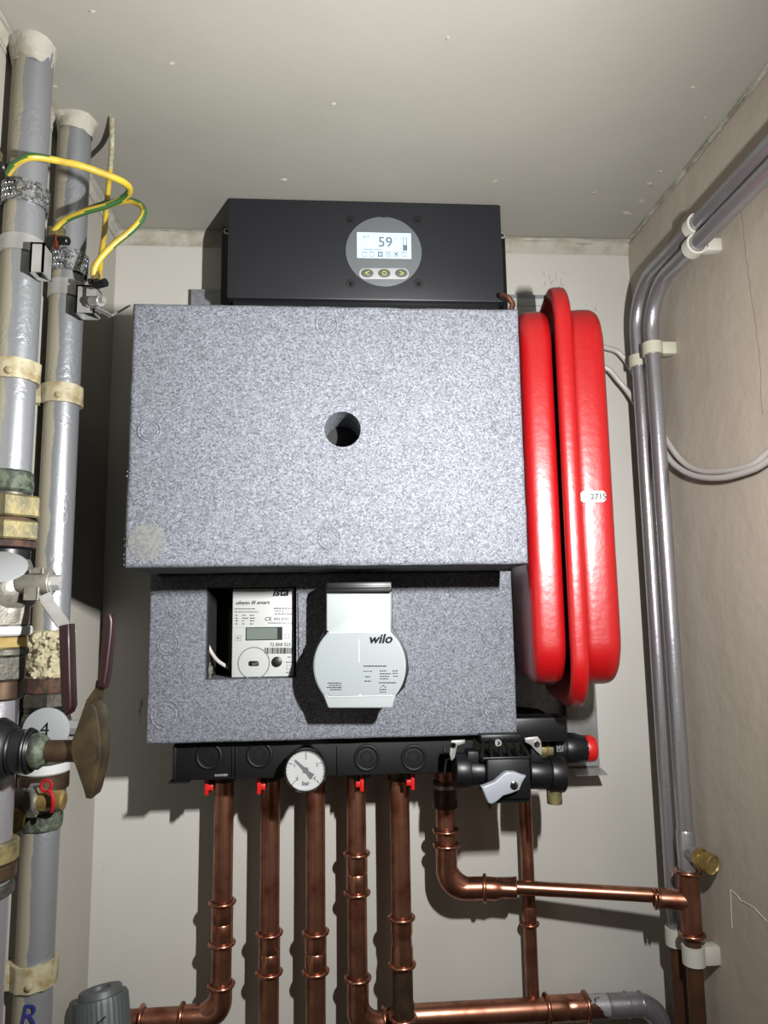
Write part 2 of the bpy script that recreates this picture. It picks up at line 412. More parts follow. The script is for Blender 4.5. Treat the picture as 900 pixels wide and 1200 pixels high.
# flaked plaster chips on the ceiling
def chip(px, py, wpx, hpx, rot):
    c = P(px, py, Z=ZC); s = c.y / F_PX; b = B(); n = 9
    lo, up = [], []
    for i in range(n):
        a = 2 * PI * i / n; rr = 1 + .35 * R_.uniform(-1, 1)
        x, y = wpx * s / 2 * math.cos(a) * rr, hpx * s / 2 * math.sin(a) * rr * 1.6
        d = Vector((x * math.cos(rot) - y * math.sin(rot), x * math.sin(rot) + y * math.cos(rot), 0))
        lo.append(c + d); up.append(c + d * .6 - Vector((0, 0, .0012)))
    loft(b, [lo, up])
    obj('plaster_chip', b, M['plaster'], ceil)
for a in [(108, 13, 10, 3, .1), (200, 75, 12, 4, -.1), (62, 101, 12, 3, 0), (391, 122, 6, 6, 1), (580, 213, 8, 6, .3), (333, 211, 8, 5, 0), (762, 216, 11, 5, .7), (697, 226, 6, 5, .5),
          (774, 201, 5, 4, .2), (525, 45, 9, 4, .9), (812, 102, 5, 3, 1), (826, 138, 5, 3, 1), (752, 236, 14, 4, .8), (735, 250, 16, 5, .3)]: chip(*a)

def crack(pts, wall, rr, m, nm, jit=.0012):
    b = B(); q = []
    for p0, p1 in zip(pts, pts[1:]):
        for k in range(8): q.append(p0.lerp(p1, k / 8) + Vector((0, R_.uniform(-jit, jit), R_.uniform(-jit, jit))))
    q.append(pts[-1]); tube(b, q, rr, 5); obj(nm, b, m, wall)
M['crack'] = mat('crack_line', (112, 96, 80), 0.9); M['bare'] = mat('bare_plaster_scratch', (216, 212, 206), 0.8); M['mark'] = mat('pencil_marks', (150, 150, 150), 0.8)
WR, WB = bpy.data.objects['wall_right'], bpy.data.objects['wall_back']
crack([P(868, 245, X=XR), P(874, 300, X=XR), P(881, 350, X=XR), P(889, 405, X=XR), P(894, 485, X=XR)], WR, .0003, M['crack'], 'wall_crack')
crack([P(776, 300, X=XR), P(795, 262, X=XR), P(808, 240, X=XR)], WR, .0003, M['crack'], 'wall_crack')
crack([P(856, 1043, X=XR), P(858, 1088, X=XR)], WR, .0007, M['bare'], 'wall_scratch', .0004)
crack([P(857, 1043, X=XR), P(870, 1056, X=XR), P(884, 1064, X=XR), P(899, 1080, X=XR)], WR, .0008, M['bare'], 'wall_scratch', .0008)
for x, y in ((636, 318), (643, 322), (648, 328), (652, 320), (657, 326), (661, 318), (655, 334), (645, 336), (639, 330), (660, 333)):
    crack([P(x, y, Y=YB), P(x + R_.uniform(-2, 3), y + R_.uniform(4, 10), Y=YB)], WB, .0003, M['mark'], 'pencil_mark', .0001)

# ------------------------------------------------------------------ two iron riser pipes on the left
def axis_x(px, py, Y): return P(px, py, Y=Y).x
def riser(name, label, X, Y, r, group): return thing(name, label, 'pipe', (X, Y, CZ - .62), group)
XA, YA, RA = -0.2755, 0.60, mm(16.5)
XB_, YB_, RB = -0.2725, 0.70, mm(16.2)
XA += .006; XB_ += .004                       # keep them clear of the wall
def zA(y): return P(30 - .061 * (y - 100), y, Y=YA).z
def zB(y): return P(83 - .05 * (y - 150), y, Y=YB_).z
def stack(parent, X, Y, zf, segs):
    """rings, nuts and collars on a vertical pipe: (part name, material, pixel top, pixel bottom, radius mm, sides)"""
    for nm, m, y0, y1, r, n in segs:
        b = B(); z0, z1 = zf(y1), zf(y0); L = z1 - z0; r = mm(r); e = min(.0015, L * .2)
        amp = {'rust': .0012, 'verdigris': .0010, 'hemp': .0035}.get(m, 0)
        K = 24 if m == 'hemp' else 9
        if amp: prof = [(L * k / K, r * (1 - .10 * (k in (0, K)))) for k in range(K + 1)]
        else: prof = [(0, r - e), (e, r), (L - e, r), (L, r - e)]
        lathe(b, (X, Y, z0), (0, 0, 1), prof, 64 if m == 'hemp' else n, .35, amp=amp, nf=150 if m == 'hemp' else 60)
        obj(nm, b, M[m], parent, smooth=30)
tA = riser('riser_pipe', 'front silver painted iron riser pipe at the left edge of the photo', XA, YA, RA, 'silver painted riser pipes')
b = B(); lathe(b, (XA, YA, zA(553)), (0, 0, 1), [(0, RA), (ZC - zA(553), RA)], 40); obj('pipe', b, M['silver'], tA)
b = B(); z1 = ZC; lathe(b, (XA, YA, ZC - .024), (0, 0, 1), [(0, mm(16.8)), (.004, mm(17.6)), (.019, mm(18.4)), (.024, mm(21))], 28, amp=.003, nf=70, cap=False); obj('plaster_collar', b, M['plaster'], tA)
stack(tA, XA, YA, zA, [('coupling', 'verdigris', 553, 578, 19, 28), ('spacer', 'nickel_old', 578, 583, 17.5, 28), ('hex_nut', 'brass_old', 583, 608, 27.5, 6),
    ('washer', 'rust', 608, 612, 21, 28), ('hex_nut', 'brass_old', 612, 634, 27, 6), ('rusty_joint', 'rust', 634, 643, 22, 28), ('gasket', 'black', 643, 658, 19, 28)])
tB = riser('riser_pipe', 'rear silver painted iron riser pipe beside the grey unit, with a crusted joint', XB_, YB_, RB, 'silver painted riser pipes')
b = B(); lathe(b, (XB_, YB_, zB(742)), (0, 0, 1), [(0, RB), (ZC - zB(742), RB)], 40); obj('pipe', b, M['silver'], tB)
b = B(); lathe(b, (XB_, YB_, ZC - .016), (0, 0, 1), [(0, mm(16.6)), (.004, mm(17.6)), (.012, mm(18.6)), (.016, mm(22))], 28, amp=.003, nf=70, cap=False); obj('plaster_collar', b, M['plaster'], tB)
b = B(); z0 = zB(1290); lathe(b, (XB_, YB_, z0), (0, 0, 1), [(0, RB), (zB(962) - z0, RB)], 40); obj('pipe', b, M['silver'], tB)
stack(tB, XB_, YB_, zB, [('crusted_joint', 'hemp', 738, 768, 20.5, 36), ('crusted_joint', 'hemp', 764, 794, 21.5, 36), ('rusty_joint', 'rust', 792, 812, 21, 28), ('hex_nut', 'nickel_old', 811, 828, 22.5, 6), ('gasket', 'black', 827, 834, 20, 28)])
b = B(); p = P(36, 1191, Y=YB_ - RB); text('marker_letter', 'R', p + Vector((-.002, -.0012, 0)), .026, M['blue_ink'], tB, shear=.15, ry=0.0)
# lower part of the front riser, below its valve
tA2 = thing('riser_pipe', 'lower run of the front riser, mostly cut by the left photo edge', 'pipe', (XA, YA, zA(1290)), 'silver painted riser pipes')
XA2 = P(-2, 830, Y=YA).x
stack(tA2, XA, YA, zA, [('pipe', 'silver_tube', 818, 1290, 16.5, 32), ('brown_sleeve', 'bronze', 796, 820, 19, 28), ('collar', 'brass_old', 985, 1010, 22, 28), ('collar', 'bronze', 1012, 1030, 21, 28), ('collar', 'nickel_old', 1036, 1050, 20, 28)])

def disc_tag(px, py, rpx, Y, label, char, cpx, tilt, cut=None, parent=None, holder=None):
    c = P(px, py, Y=Y); r = rpx / F_PX * Y
    t = thing('number_tag', label, 'tag', c - Vector((0, 0, r)), 'white number discs')
    b = B()
    pts = disc_pts(0, 0, r, r, 44)
    if cut is not None: pts = [(x, max(z, -cut * r)) for x, z in pts]
    prism(b, pts, -.0008, .0008, .0003)
    rotm = Matrix.Rotation(tilt[2], 4, 'Z') @ Matrix.Rotation(tilt[1], 4, 'Y') @ Matrix.Rotation(tilt[0], 4, 'X')
    bmesh.ops.transform(b, matrix=Matrix.Translation(c) @ rotm, verts=b.verts)
    obj('disc', b, M['tag_white'], t)
    q = P(cpx[0], cpx[1], Y=Y)
    loc = Vector((q.x - c.x, 0, q.z - c.z)) + Vector((0, -.0011, 0))
    if tilt[0]: loc = rotm.to_3x3() @ Vector((loc.x, -.0011, loc.z / max(.3, math.cos(tilt[0]))))
    o = text('number', char, c + loc, r * .82, M['ink'], t)
    o.rotation_euler = (rotm @ Matrix.Rotation(PI / 2, 4, 'X')).to_euler()
    return t

# ------------------------------------------------------------------ upper ball valve on the front riser
zv = zA(690)
tV = thing('ball_valve', 'upper nickel ball valve with a maroon lever hanging down, on the front riser', 'valve', (XA, YA, zA(798)), 'lever ball valves on the risers')
b = B(); z0 = zA(738); L = zA(656) - z0
lathe(b, (XA, YA, z0), (0, 0, 1), [(0, mm(19)), (L * .12, mm(21)), (L * .30, mm(21)), (L * .36, mm(24)), (L * .5, mm(27)), (L * .68, mm(27)), (L * .82, mm(23)), (L, mm(19))], 36); obj('body', b, M['nickel'], tV)
stack(tV, XA, YA, zA, [('hex_nut', 'nickel', 700, 734, 23.5, 6), ('white_washer', 'white', 734, 745, 23.5, 32), ('hex_nut', 'brass', 745, 760, 23, 6), ('thread', 'nickel_old', 759, 769, 21.5, 28),
    ('hex_nut', 'nickel_old', 768, 797, 22.5, 6)])
YS = YA - .012
a0, a1 = P(22, 683, Y=YS), P(62, 683, Y=YS)
b = B(); cyl(b, a0, a1, mm(10), 20, bev=.001); box(b, P(29, 690, Y=YS - .009), P(53, 702, Y=YS + .006), .001); box(b, P(35, 667, Y=YS - .010), P(60, 672, Y=YS + .008), .001); obj('stem_housing', b, M['nickel'], tV)
b = B(); lathe(b, P(56, 683, Y=YS), (1, 0, 0), [(0, mm(9.5)), (.004, mm(9.5)), (.004, mm(7)), (.010, mm(6.4)), (.011, mm(4))], 6, .3)
torus(b, P(60, 683, Y=YS), (1, 0, 0), mm(9), mm(1.2), 20, 6); obj('stem_nut', b, M['steel'], tV)
b = B()
pts = [P(53, 697, Y=YS - .006), P(56, 706, Y=YS - .008), P(74, 732, Y=YS - .030)]
def ribbon(b, pts, w, t):
    """flat bar of width w and thickness t along points, width roughly across X"""
    loops = []
    for i, p in enumerate(pts):
        a = pts[max(i - 1, 0)]; c = pts[min(i + 1, len(pts) - 1)]; T = (c - a).normalized()
        u = Vector((1, 0, 0)); u = (u - T * u.dot(T)).normalized(); v = T.cross(u)
        loops.append([p + u * w / 2 + v * t / 2, p - u * w / 2 + v * t / 2, p - u * w / 2 - v * t / 2, p + u * w / 2 - v * t / 2])
    loft(b, loops)
ribbon(b, pts, mm(9), mm(3)); obj('lever_arm', b, M['steel'], tV)
YL = YS - .032
def grip(b, pts, Y, th, bev=.002):
    prism(b, px_outline(pts, Y), Y, Y + th, bev, 3)
b = B(); grip(b, [(68, 733), (81, 731), (82, 760), (83, 800), (84, 828), (81, 836), (77, 839), (73, 833), (71, 826), (69, 780)], YL, .012)
g = obj('lever_grip', b, M['dark_red'], tV, 'maroon plastic lever sleeve')
disc_tag(-3, 664, 31, YA - .040, 'white number disc on the upper valve, half outside the left edge', '5', (-6, 668), (-.95, .12, .15))

# ------------------------------------------------------------------ lower ball valve (rear riser) with bronze hub and raised maroon lever
tW = thing('ball_valve', 'lower ball valve with a raised maroon lever and broad bronze hub', 'valve', (XA + .03, YA - .02, zA(940)), 'lever ball valves on the risers')
YH = YA - .036
b = B(); q = P(-30, 880, Y=YH); ex = Vector((1, -.10, -.02)).normalized()
def xat(px): return P(px, 880, Y=YH)
def along(px): return (xat(px) - q).length
lathe(b, q, xat(120) - q, [(0, mm(24)), (along(0), mm(24)), (along(6), mm(22)), (along(14), mm(19)), (along(16), mm(16)), (along(22), mm(15.5)), (along(33), mm(15.5)), (along(36), mm(14.5)), (along(39), mm(13))], 32)
for px, rr in ((17, 16.3), (34, 15.8), (37, 15.0)): torus(b, xat(px), (1, 0, 0), mm(rr), mm(1.1), 28, 6)
obj('bonnet', b, M['black'], tW)
b = B(); lathe(b, xat(37), (1, 0, 0), [(0, mm(12.5)), (.003, mm(13.5)), (.007, mm(13.2)), (.010, mm(10.5)), (.0115, mm(9))], 10, amp=.0010, nf=150); obj('gland_nut', b, M['verdigris'], tW)
b = B(); cyl(b, xat(50), xat(92), mm(8), 20); obj('stem', b, M['bronze'], tW)
b = B()
prism(b, px_outline([(92, 845), (97, 830), (102, 824), (108, 824), (113, 830), (116, 848), (118, 868), (118, 888), (114, 908), (109, 930), (106, 937), (100, 936), (97, 925), (86, 893), (82, 882), (83, 870)], YH - .012), YH - .012, YH + .010, .0016, 2)
torus(b, P(101, 884, Y=YH - .011), (0, 1, 0), mm(9), mm(1.2), 24, 6); obj('hub', b, M['brass_lever'], tW)
b = B(); ribbon(b, [P(104, 832, Y=YH), P(107, 822, Y=YH), P(117, 808, Y=YH - .004), P(119, 798, Y=YH - .004)], mm(7), mm(3)); obj('lever_arm', b, M['brass_lever'], tW)
b = B(); grip(b, [(113, 805), (114, 790), (119, 740), (122, 722), (126, 717), (130, 719), (132, 728), (131, 745), (127, 780), (124, 800), (122, 808)], YH - .009, .011); obj('lever_grip', b, M['dark_red'], tW, 'maroon plastic lever sleeve')
# body of the valve on the rear riser
tX = thing('riser_valve', 'crusted valve body under the white disc, on the rear riser', 'valve', (XB_, YB_, zB(976)))
b = B(); z0 = zB(900); L = zB(833) - z0
lathe(b, (XB_, YB_, z0), (0, 0, 1), [(0, mm(20)), (L * .2, mm(23)), (L * .5, mm(25)), (L * .8, mm(22)), (L, mm(19))], 32, amp=.0006); obj('body', b, M['nickel_old'], tX)
b = B(); cyl(b, P(70, 852, Y=YB_ - .005), P(93, 852, Y=YB_ - .005), mm(7), 6); cyl(b, P(70, 868, Y=YB_ - .012), P(86, 868, Y=YB_ - .012), mm(4), 10); obj('stop_bolt', b, M['steel'], tX)
stack(tX, XB_, YB_, zB, [('white_ring', 'white', 892, 905, 22.5, 32), ('ring_body', 'bronze', 905, 925, 22, 28), ('hex_nut', 'nickel_old', 925, 948, 22.5, 6), ('lock_nut', 'verdigris', 948, 972, 17.5, 28)])
YP = YB_ - .030
b = B(); cyl(b, P(10, 940, Y=YP), P(47, 938, Y=YP), mm(11), 24, bev=.001); lathe(b, P(34, 938, Y=YP), (1, 0, 0), [(0, mm(14)), (.008, mm(14))], 6, .3); obj('drain_port', b, M['nickel'], tX)
b = B(); lathe(b, P(46, 938, Y=YP), (1, 0, 0), [(0, mm(9)), (.006, mm(9.4)), (.012, mm(8)), (.020, mm(8.4)), (.022, mm(6))], 24); obj('drain_plug', b, M['brass'], tX)
b = B(); lathe(b, P(12, 958, Y=YP - .004), (.35, -1, -.12), [(0, mm(12)), (.008, mm(12)), (.009, mm(9.5)), (.014, mm(9)), (.0145, mm(4))], 28); obj('brass_cap', b, M['brass'], tX)
b = B(); torus(b, P(54, 921, Y=YP - .012), (0, 1, 0), mm(4.6), mm(1.3), 20, 6)
tube(b, smoothpath([P(57, 926, Y=YP - .012), P(61, 932, Y=YP - .013), P(62, 942, Y=YP - .013), P(60, 951, Y=YP - .010)]), mm(1.8), 8); obj('seal_loop', b, M['red_ring'], tX, 'red seal loop on the brass plug')
disc_tag(54, 856, 24.5, YB_ - .031, 'round white disc numbered 4 on the lower valve', '4', (53, 855), (0, .0, .10), .58)

# ------------------------------------------------------------------ clamps on the risers
def band(b, X, Y, r, z0, z1, t=.0015, n=36, a0=0, a1=2 * PI):
    L = z1 - z0
    lathe(b, (X, Y, z0), (0, 0, 1), [(0, r), (0, r + t), (L, r + t), (L, r)], n, cap=False)
def pclamp(label, X, Y, r, zc, h, flange, m=M['cream']):
    t = thing('pipe_clamp', label, 'clamp', (X, Y, zc - h / 2), 'cream pipe clamps')
    b = B(); lathe(b, (X, Y, zc - h / 2), (0, 0, 1), [(0, r), (0, r + .003), (h, r + .0035), (h, r)], 48, cap=False, amp=.0014, nf=160); obj('clamp_band', b, m, t)
    b = B(); box(b, (X - r - .022, Y - .012, zc - h / 2), (X - r + .004, Y - .002, zc + h / 2), .001); box(b, (XL - .002, Y - .004, zc - h / 2), (X - r + .004, Y + .004, zc + h / 2), .001); obj('clamp_foot', b, m, t)
    b = B(); lathe(b, (X + r * .25, Y - r - .0030, zc - h * .2), (0, -1, 0), [(0, .003), (.002, .003), (.003, .001)], 8); obj('clamp_screw', b, m, t)
    return t
pclamp('cream crusted pipe clamp on the front riser', XA, YA, RA, zA(438), .017, 0)
pclamp('cream crusted pipe clamp on the rear riser above the valves', XB_, YB_, RB, zB(465), .019, 0)
pclamp('pale cream pipe clamp at the foot of the rear riser', XB_, YB_, RB, zB(1138), .021, 0)

def earth_clamp(label, X, Y, r, zf, yb, box_px, lug_px, Yl, strap):
    t = thing('earth_clamp', label, 'clamp', (X, Y, zf(yb[1])), 'steel earth clamps')
    b = B(); band(b, X, Y, r, zf(yb[1]), zf(yb[0]), .0018); obj('band', b, M['steel'], t)
    b = B(); x0, y0, x1, y1 = box_px
    a, c = P(x0, y1, Y=Yl), P(x1, y0, Y=Yl); th = .0016
    # channel-shaped block, open below
    box(b, (a.x, Yl, a.z), (c.x, Yl + th, c.z)); box(b, (a.x, Yl + .017, a.z), (c.x, Yl + .0186, c.z))
    box(b, (a.x, Yl, a.z), (a.x + th, Yl + .0186, c.z)); box(b, (c.x - th, Yl, a.z), (c.x, Yl + .0186, c.z)); box(b, (a.x, Yl, c.z - th), (c.x, Yl + .0186, c.z))
    obj('clamp_block', b, M['steel'], t)
    b = B(); lx, ly = lug_px; c = P(lx, ly, Y=Yl - .004)
    lathe(b, c, (1, -.25, -.15), [(0, .0042), (.009, .0042), (.010, .003)], 12); lathe(b, c + Vector((-.006, 0, -.001)), (1, -.25, -.15), [(0, .006), (.004, .006)], 6); obj('terminal_screw', b, M['black'], t)
    b = B(); box(b, c + Vector((-.010, -.004, .004)), c + Vector((.004, .004, .013)), .0008); obj('cable_lug', b, M['brass_old'], t)
    b = B(); cyl(b, c + Vector((-.004, -.002, .004)), c + Vector((-.002, -.002, -.009)), .0028, 10); obj('bare_wire', b, M['copper_wire'], t)
    if strap:
        y0, y1 = strap
        b = B(); z0, z1 = zf(y1), zf(y0); n = 40; rr = r + .0012
        lathe(b, (X, Y, z0), (0, 0, 1), [(0, rr), (0, rr + .0014), (z1 - z0, rr + .0016), (z1 - z0, rr)], 36, cap=False, amp=.0008, nf=200)
        st = obj('perforated_strap', b, M['steel_strap'], t)
        b = B()
        for row in range(3):
            for k in range(16):
                th_ = -2.4 + k * .16 + .08 * (row % 2)
                d = Vector((math.cos(th_), math.sin(th_), 0)); zz = z0 + (z1 - z0) * (.22 + .28 * row)
                pc = Vector((X, Y, zz)) + d * (rr + .0011)
                lathe(b, pc, d, [(0, .0010), (.0009, .0009)], 6)
        o = obj('strap_bumps', b, M['chrome'], st); o['kind'] = 'stuff'
    return t
earth_clamp('steel earth clamp on the front riser with a channel block', XA, YA, RA, zA, (284, 302), (34, 284, 52, 318), (-4, 196), YA - .024, (222, 246))
earth_clamp('steel earth clamp on the rear riser with a perforated strap, below the looped cable', XB_, YB_, RB, zB, (334, 352), (88, 334, 112, 366), (70, 282), YB_ - .030, (300, 324))
# second terminal of the lower clamp
tT = thing('cable_terminal', 'small steel cable terminal beside the rear riser, above the grey unit', 'terminal', P(112, 362, Y=.665))
b = B(); box(b, P(107, 334, Y=.66), P(118, 322, Y=.67), .0008); obj('cable_lug', b, M['brass_old'], tT)
b = B(); cyl(b, P(112, 334, Y=.655), P(124, 331, Y=.650), .004, 10); cyl(b, P(104, 330, Y=.657), P(108, 330, Y=.657), .003, 8); obj('terminal_screw', b, M['black'], tT)
b = B(); cyl(b, P(108, 353, Y=.662), P(118, 353, Y=.655), .005, 12); cyl(b, P(117, 352, Y=.655), P(122, 351, Y=.652), .003, 8); box(b, P(104, 362, Y=.672), P(113, 338, Y=.664)); obj('bolt', b, M['steel'], tT)
b = B(); ribbon(b, [P(112, 362, Y=.662), P(124, 367, Y=.668), P(130, 371, Y=.676)], .006, .0008); obj('metal_strip', b, M['foil'], tT)
b = B(); tube(b, smoothpath([P(128, 371, Y=.676), P(138, 366, Y=.69), P(152, 358, Y=.712)]), .0011, 8); obj('thin_wire', b, M['steel'], tT)

# ------------------------------------------------------------------ earth cables
def earth_cable(label, pts, r, paint=None):
    b = B(); path = smoothpath(pts, 10); n = 14; N = len(path)
    def mi(i, k):
        return 1 if (k + i * 0.11 + 1) % n < 4 else 0
    tube(b, path, r, n, mi)
    return tag(obj('earth_cable', b, [M['yellow'], M['green']], None, org=base(*path)), label, 'cable', 'yellow and green earth cables')
rc = .0031
earth_cable('upper yellow and green earth cable looping from the front riser to the rear riser', [P(9, 203, Y=.572), P(18, 192, Y=.565), P(36, 184, Y=.56), P(62, 187, Y=.57), P(90, 193, Y=.585), P(120, 203, Y=.60), P(144, 213, Y=.615), P(152, 222, Y=.63), P(146, 231, Y=.642), P(128, 240, Y=.65), P(100, 248, Y=.655), P(78, 257, Y=.66), P(65, 269, Y=.664), P(61, 276, Y=.668)], rc)
earth_cable('lower yellow and green earth cable curving down to the small cable terminal', [P(100, 247, Y=.672), P(120, 240, Y=.672), P(140, 236, Y=.672), P(156, 236, Y=.668), P(167, 243, Y=.664), P(167, 254, Y=.66), P(155, 269, Y=.658), P(136, 284, Y=.657), P(120, 300, Y=.658), P(111, 314, Y=.66), P(110, 326, Y=.664)], rc)
b = B(); path = smoothpath([P(131, 137, Z=ZC - .001), P(131, 170, Y=.715), P(129, 200, Y=.712), P(125, 240, Y=.708), P(122, 275, Y=.70), P(118, 305, Y=.69), P(116, 332, Y=.675)], 10)
def mi(i, k): return 0 if i < 20 else 1
tube(b, path, .0027, 12, mi)
tag(obj('earth_cable', b, [M['wire_paint'], M['yellow']], None, org=base(*path)), 'straight thin yellow cable dropping from the ceiling, its top painted over', 'cable', 'yellow and green earth cables')

# ------------------------------------------------------------------ the heat interface unit: back plate
tP = thing('back_plate', 'galvanised back plate on the wall behind the grey foam unit', 'bracket', P(450, 905, Y=.905))
a, c = P(211, 905, Y=.91), P(686, 347, Y=.91)
b = B(); box(b, (a.x, .908, CZ - .155), (P(664, 600, Y=.91).x, .914, c.z), .0008); obj('plate', b, M['back_plate'], tP)
b = B(); a, c = P(666, 898, Y=.900), P(686, 600, Y=.900); box(b, (a.x, .896, a.z), (c.x, .908, c.z), .0008)
prism(b, [(.906, a.z), (.872, a.z - .004), (.872, a.z - .0055), (.906, a.z - .0015)], a.x, c.x, plane='YZ'); obj('side_rail', b, M['steel'], tP)
b = B(); a, c = P(596, 362, Y=.905), P(666, 350, Y=.905); box(b, (a.x, .9065, a.z - .01), (c.x, .9085, c.z)); obj('rating_sticker', b, M['white'], tP)
b = B(); y = .9062; k = 0
for i in range(22):
    p = P(604 + i * 2.0, 358, Y=.905); h = R_.uniform(.0006, .0018); box(b, (p.x, y - .0003, p.z - h / 2), (p.x + R_.uniform(.0006, .0016), y + .0004, p.z + h / 2))
obj('sticker_print', b, M['ink_grey'], tP)['kind'] = 'stuff'

# ------------------------------------------------------------------ foam lid
YLID, YLOW = .66, .78
X0, X1 = P(149.5, 510, Y=YLID).x, P(614, 510, Y=YLID).x
ZL0, ZL1 = P(380, 663, Y=YLID).z, P(380, 357.5, Y=YLID).z
XC0, XC1 = P(172.5, 770, Y=YLOW).x, P(603.5, 766, Y=YLOW).x
def rect_angles(c, rect, N):
    x0, x1, z0, z1 = rect
    A = [2 * PI * i / N for i in range(N)]
    for x, z in ((x0, z0), (x0, z1), (x1, z0), (x1, z1)):
        A.append(math.atan2(z - c[1], x - c[0]) % (2 * PI))
    return A
def ray_rect(c, a, rect):
    x0, x1, z0, z1 = rect; dx, dz = math.cos(a), math.sin(a); t = 1e9
    if dx > 1e-9: t = min(t, (x1 - c[0]) / dx)
    if dx < -1e-9: t = min(t, (x0 - c[0]) / dx)
    if dz > 1e-9: t = min(t, (z1 - c[1]) / dz)
    if dz < -1e-9: t = min(t, (z0 - c[1]) / dz)
    return c[0] + dx * t, c[1] + dz * t
def foam_block(rect, yf, yb, bev, hole, hole_depth, rough=0.0):
    """a foam block with a hole (circle or rectangle) let into its front"""
    x0, x1, z0, z1 = rect
    if len(hole) == 3: c = (hole[0], hole[1]); A = rect_angles(c, rect, 72); inner = lambda a: (c[0] + hole[2] * math.cos(a), c[1] + hole[2] * math.sin(a))
    else:
        c = ((hole[0] + hole[1]) / 2, (hole[2] + hole[3]) / 2); A = rect_angles(c, rect, 72) + rect_angles(c, hole, 0); inner = lambda a: ray_rect(c, a, hole)
    A = sorted(set(round(a, 6) for a in A))
    def ring(rc, y):
        return [Vector((ray_rect(c, a, rc)[0], y, ray_rect(c, a, rc)[1])) for a in A]
    def ins(d): return (x0 + d, x1 - d, z0 + d, z1 - d)
    b = B(); loops = [ring(rect, yb)]
    loops.append(ring(rect, yf + bev))
    # corner points must stay on the corners while the edge is rounded: scale the outline
    for k in (1, 2, 3):
        t = k / 3 * PI / 2; d = bev * (1 - math.cos(t)); yy = yf + bev * (1 - math.sin(t))
        r2 = ins(d)
        L = []
        for p in ring(rect, yy):
            L.append(Vector((r2[0] + (p.x - x0) / (x1 - x0) * (r2[1] - r2[0]), yy, r2[2] + (p.z - z0) / (z1 - z0) * (r2[3] - r2[2]))))
        loops.append(L)
    loops.append([Vector((inner(a)[0], yf, inner(a)[1])) for a in A])
    loops.append([Vector((inner(a)[0], yf + .002, inner(a)[1])) for a in A])
    loops.append([Vector((inner(a)[0], yf + hole_depth, inner(a)[1])) for a in A])
    if rough:
        for L in loops[:5]:
            for p in L:
                edge = min(p.x - x0, x1 - p.x, p.z - z0, z1 - p.z)
                if edge < .004: p += Vector((noise.noise(p * 170), 0, noise.noise(p * 170 + Vector((9, 2, 4))))) * rough
    loft(b, loops, True, True)
    return b
tL = thing('insulation_hood', 'large speckled grey foam lid with a round hole in its middle', 'cover', ((X0 + X1) / 2, (YLID + .785) / 2, ZL0))
h = P(401.5, 503, Y=YLID)
obj('lid_shell', foam_block((X0, X1, ZL0, ZL1), YLID, .88, .005, (h.x, h.z, mm(17.3)), .060, .0009), M['epp'], tL, smooth=35)
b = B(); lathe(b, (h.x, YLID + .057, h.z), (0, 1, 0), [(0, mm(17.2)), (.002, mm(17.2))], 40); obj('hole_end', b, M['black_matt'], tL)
def emboss(px, py, rpx, Y, parent, second=True):
    c = P(px, py, Y=Y); r = rpx / F_PX * Y; b = B()
    torus(b, c + Vector((0, .0002, 0)), (0, 1, 0), r, .0012, 36, 8)
    if second: torus(b, c + Vector((0, .0004, 0)), (0, 1, 0), r * .72, .0011, 30, 8)
    obj('moulded_ring', b, M['epp'], parent)
for a in ((383, 380, 13), (175, 505, 13), (589, 502, 12), (386, 630, 13)): emboss(*a, YLID, tL)
c = P(172, 635, Y=YLID); b = B(); lathe(b, c + Vector((0, .001, 0)), (0, -1, 0), [(0, .0172), (.0012, .0170), (.0014, .016)], 40); obj('smooth_disc', b, M['epp_smooth'], tL, 'paler smooth round patch')
# torn foam beads on the lid's lower left edge
b = B()
for i in range(16):
    y = R_.choice([R_.uniform(548, 560), R_.uniform(615, 668)]); p = P(147 - R_.uniform(0, 2), y, Y=YLID + .004)
    t = bmesh.new(); bmesh.ops.create_icosphere(t, subdivisions=1, radius=R_.uniform(.0007, .0016)); bmesh.ops.translate(t, verts=t.verts, vec=(X0 + R_.uniform(-.0003, .0012), p.y, p.z)); merge(b, t)
o = obj('foam_crumbs', b, M['epp_smooth'], tL); o['kind'] = 'stuff'

# ------------------------------------------------------------------ lower foam case with a window cut into it
ZW0, ZW1 = P(390, 867, Y=YLOW).z, ZL0 - .0004
tC = thing('insulation_case', 'lower speckled grey foam case with a rectangular cut-out, under the lid', 'cover', ((X0 + X1) / 2, .84, ZW0))
wa, wb = P(240, 797, Y=YLOW), P(347.5, 687, Y=YLOW)
win = (wa.x, wb.x, wa.z, wb.z)
obj('case_shell', foam_block((XC0, XC1, ZW0, ZW1), YLOW, .90, .004, win, .085, .0006), M['epp'], tC, smooth=35)
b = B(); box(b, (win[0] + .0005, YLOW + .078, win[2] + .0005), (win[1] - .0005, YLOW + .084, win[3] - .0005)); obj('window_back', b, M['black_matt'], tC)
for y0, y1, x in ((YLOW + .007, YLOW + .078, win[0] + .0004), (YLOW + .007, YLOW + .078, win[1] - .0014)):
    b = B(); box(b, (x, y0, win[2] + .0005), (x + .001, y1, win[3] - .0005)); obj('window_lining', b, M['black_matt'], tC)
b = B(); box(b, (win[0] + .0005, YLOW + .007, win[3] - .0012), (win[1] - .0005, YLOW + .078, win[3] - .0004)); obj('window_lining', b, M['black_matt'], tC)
for a in ((197, 755, 12), (194, 838, 16), (578, 747, 12), (577, 831, 14), (357, 835, 10)): emboss(*a, YLOW, tC)
b = B(); p, q = P(361, 697, Y=YLOW), P(349, 772, Y=YLOW)
# chamfered foam rib right of the window
prism(b, px_outline([(349, 695), (365, 694), (358, 703), (354, 712), (355, 765), (350, 772)], YLOW - .003), YLOW - .003, YLOW + .002, .001); obj('foam_rib', b, M['epp'], tC)

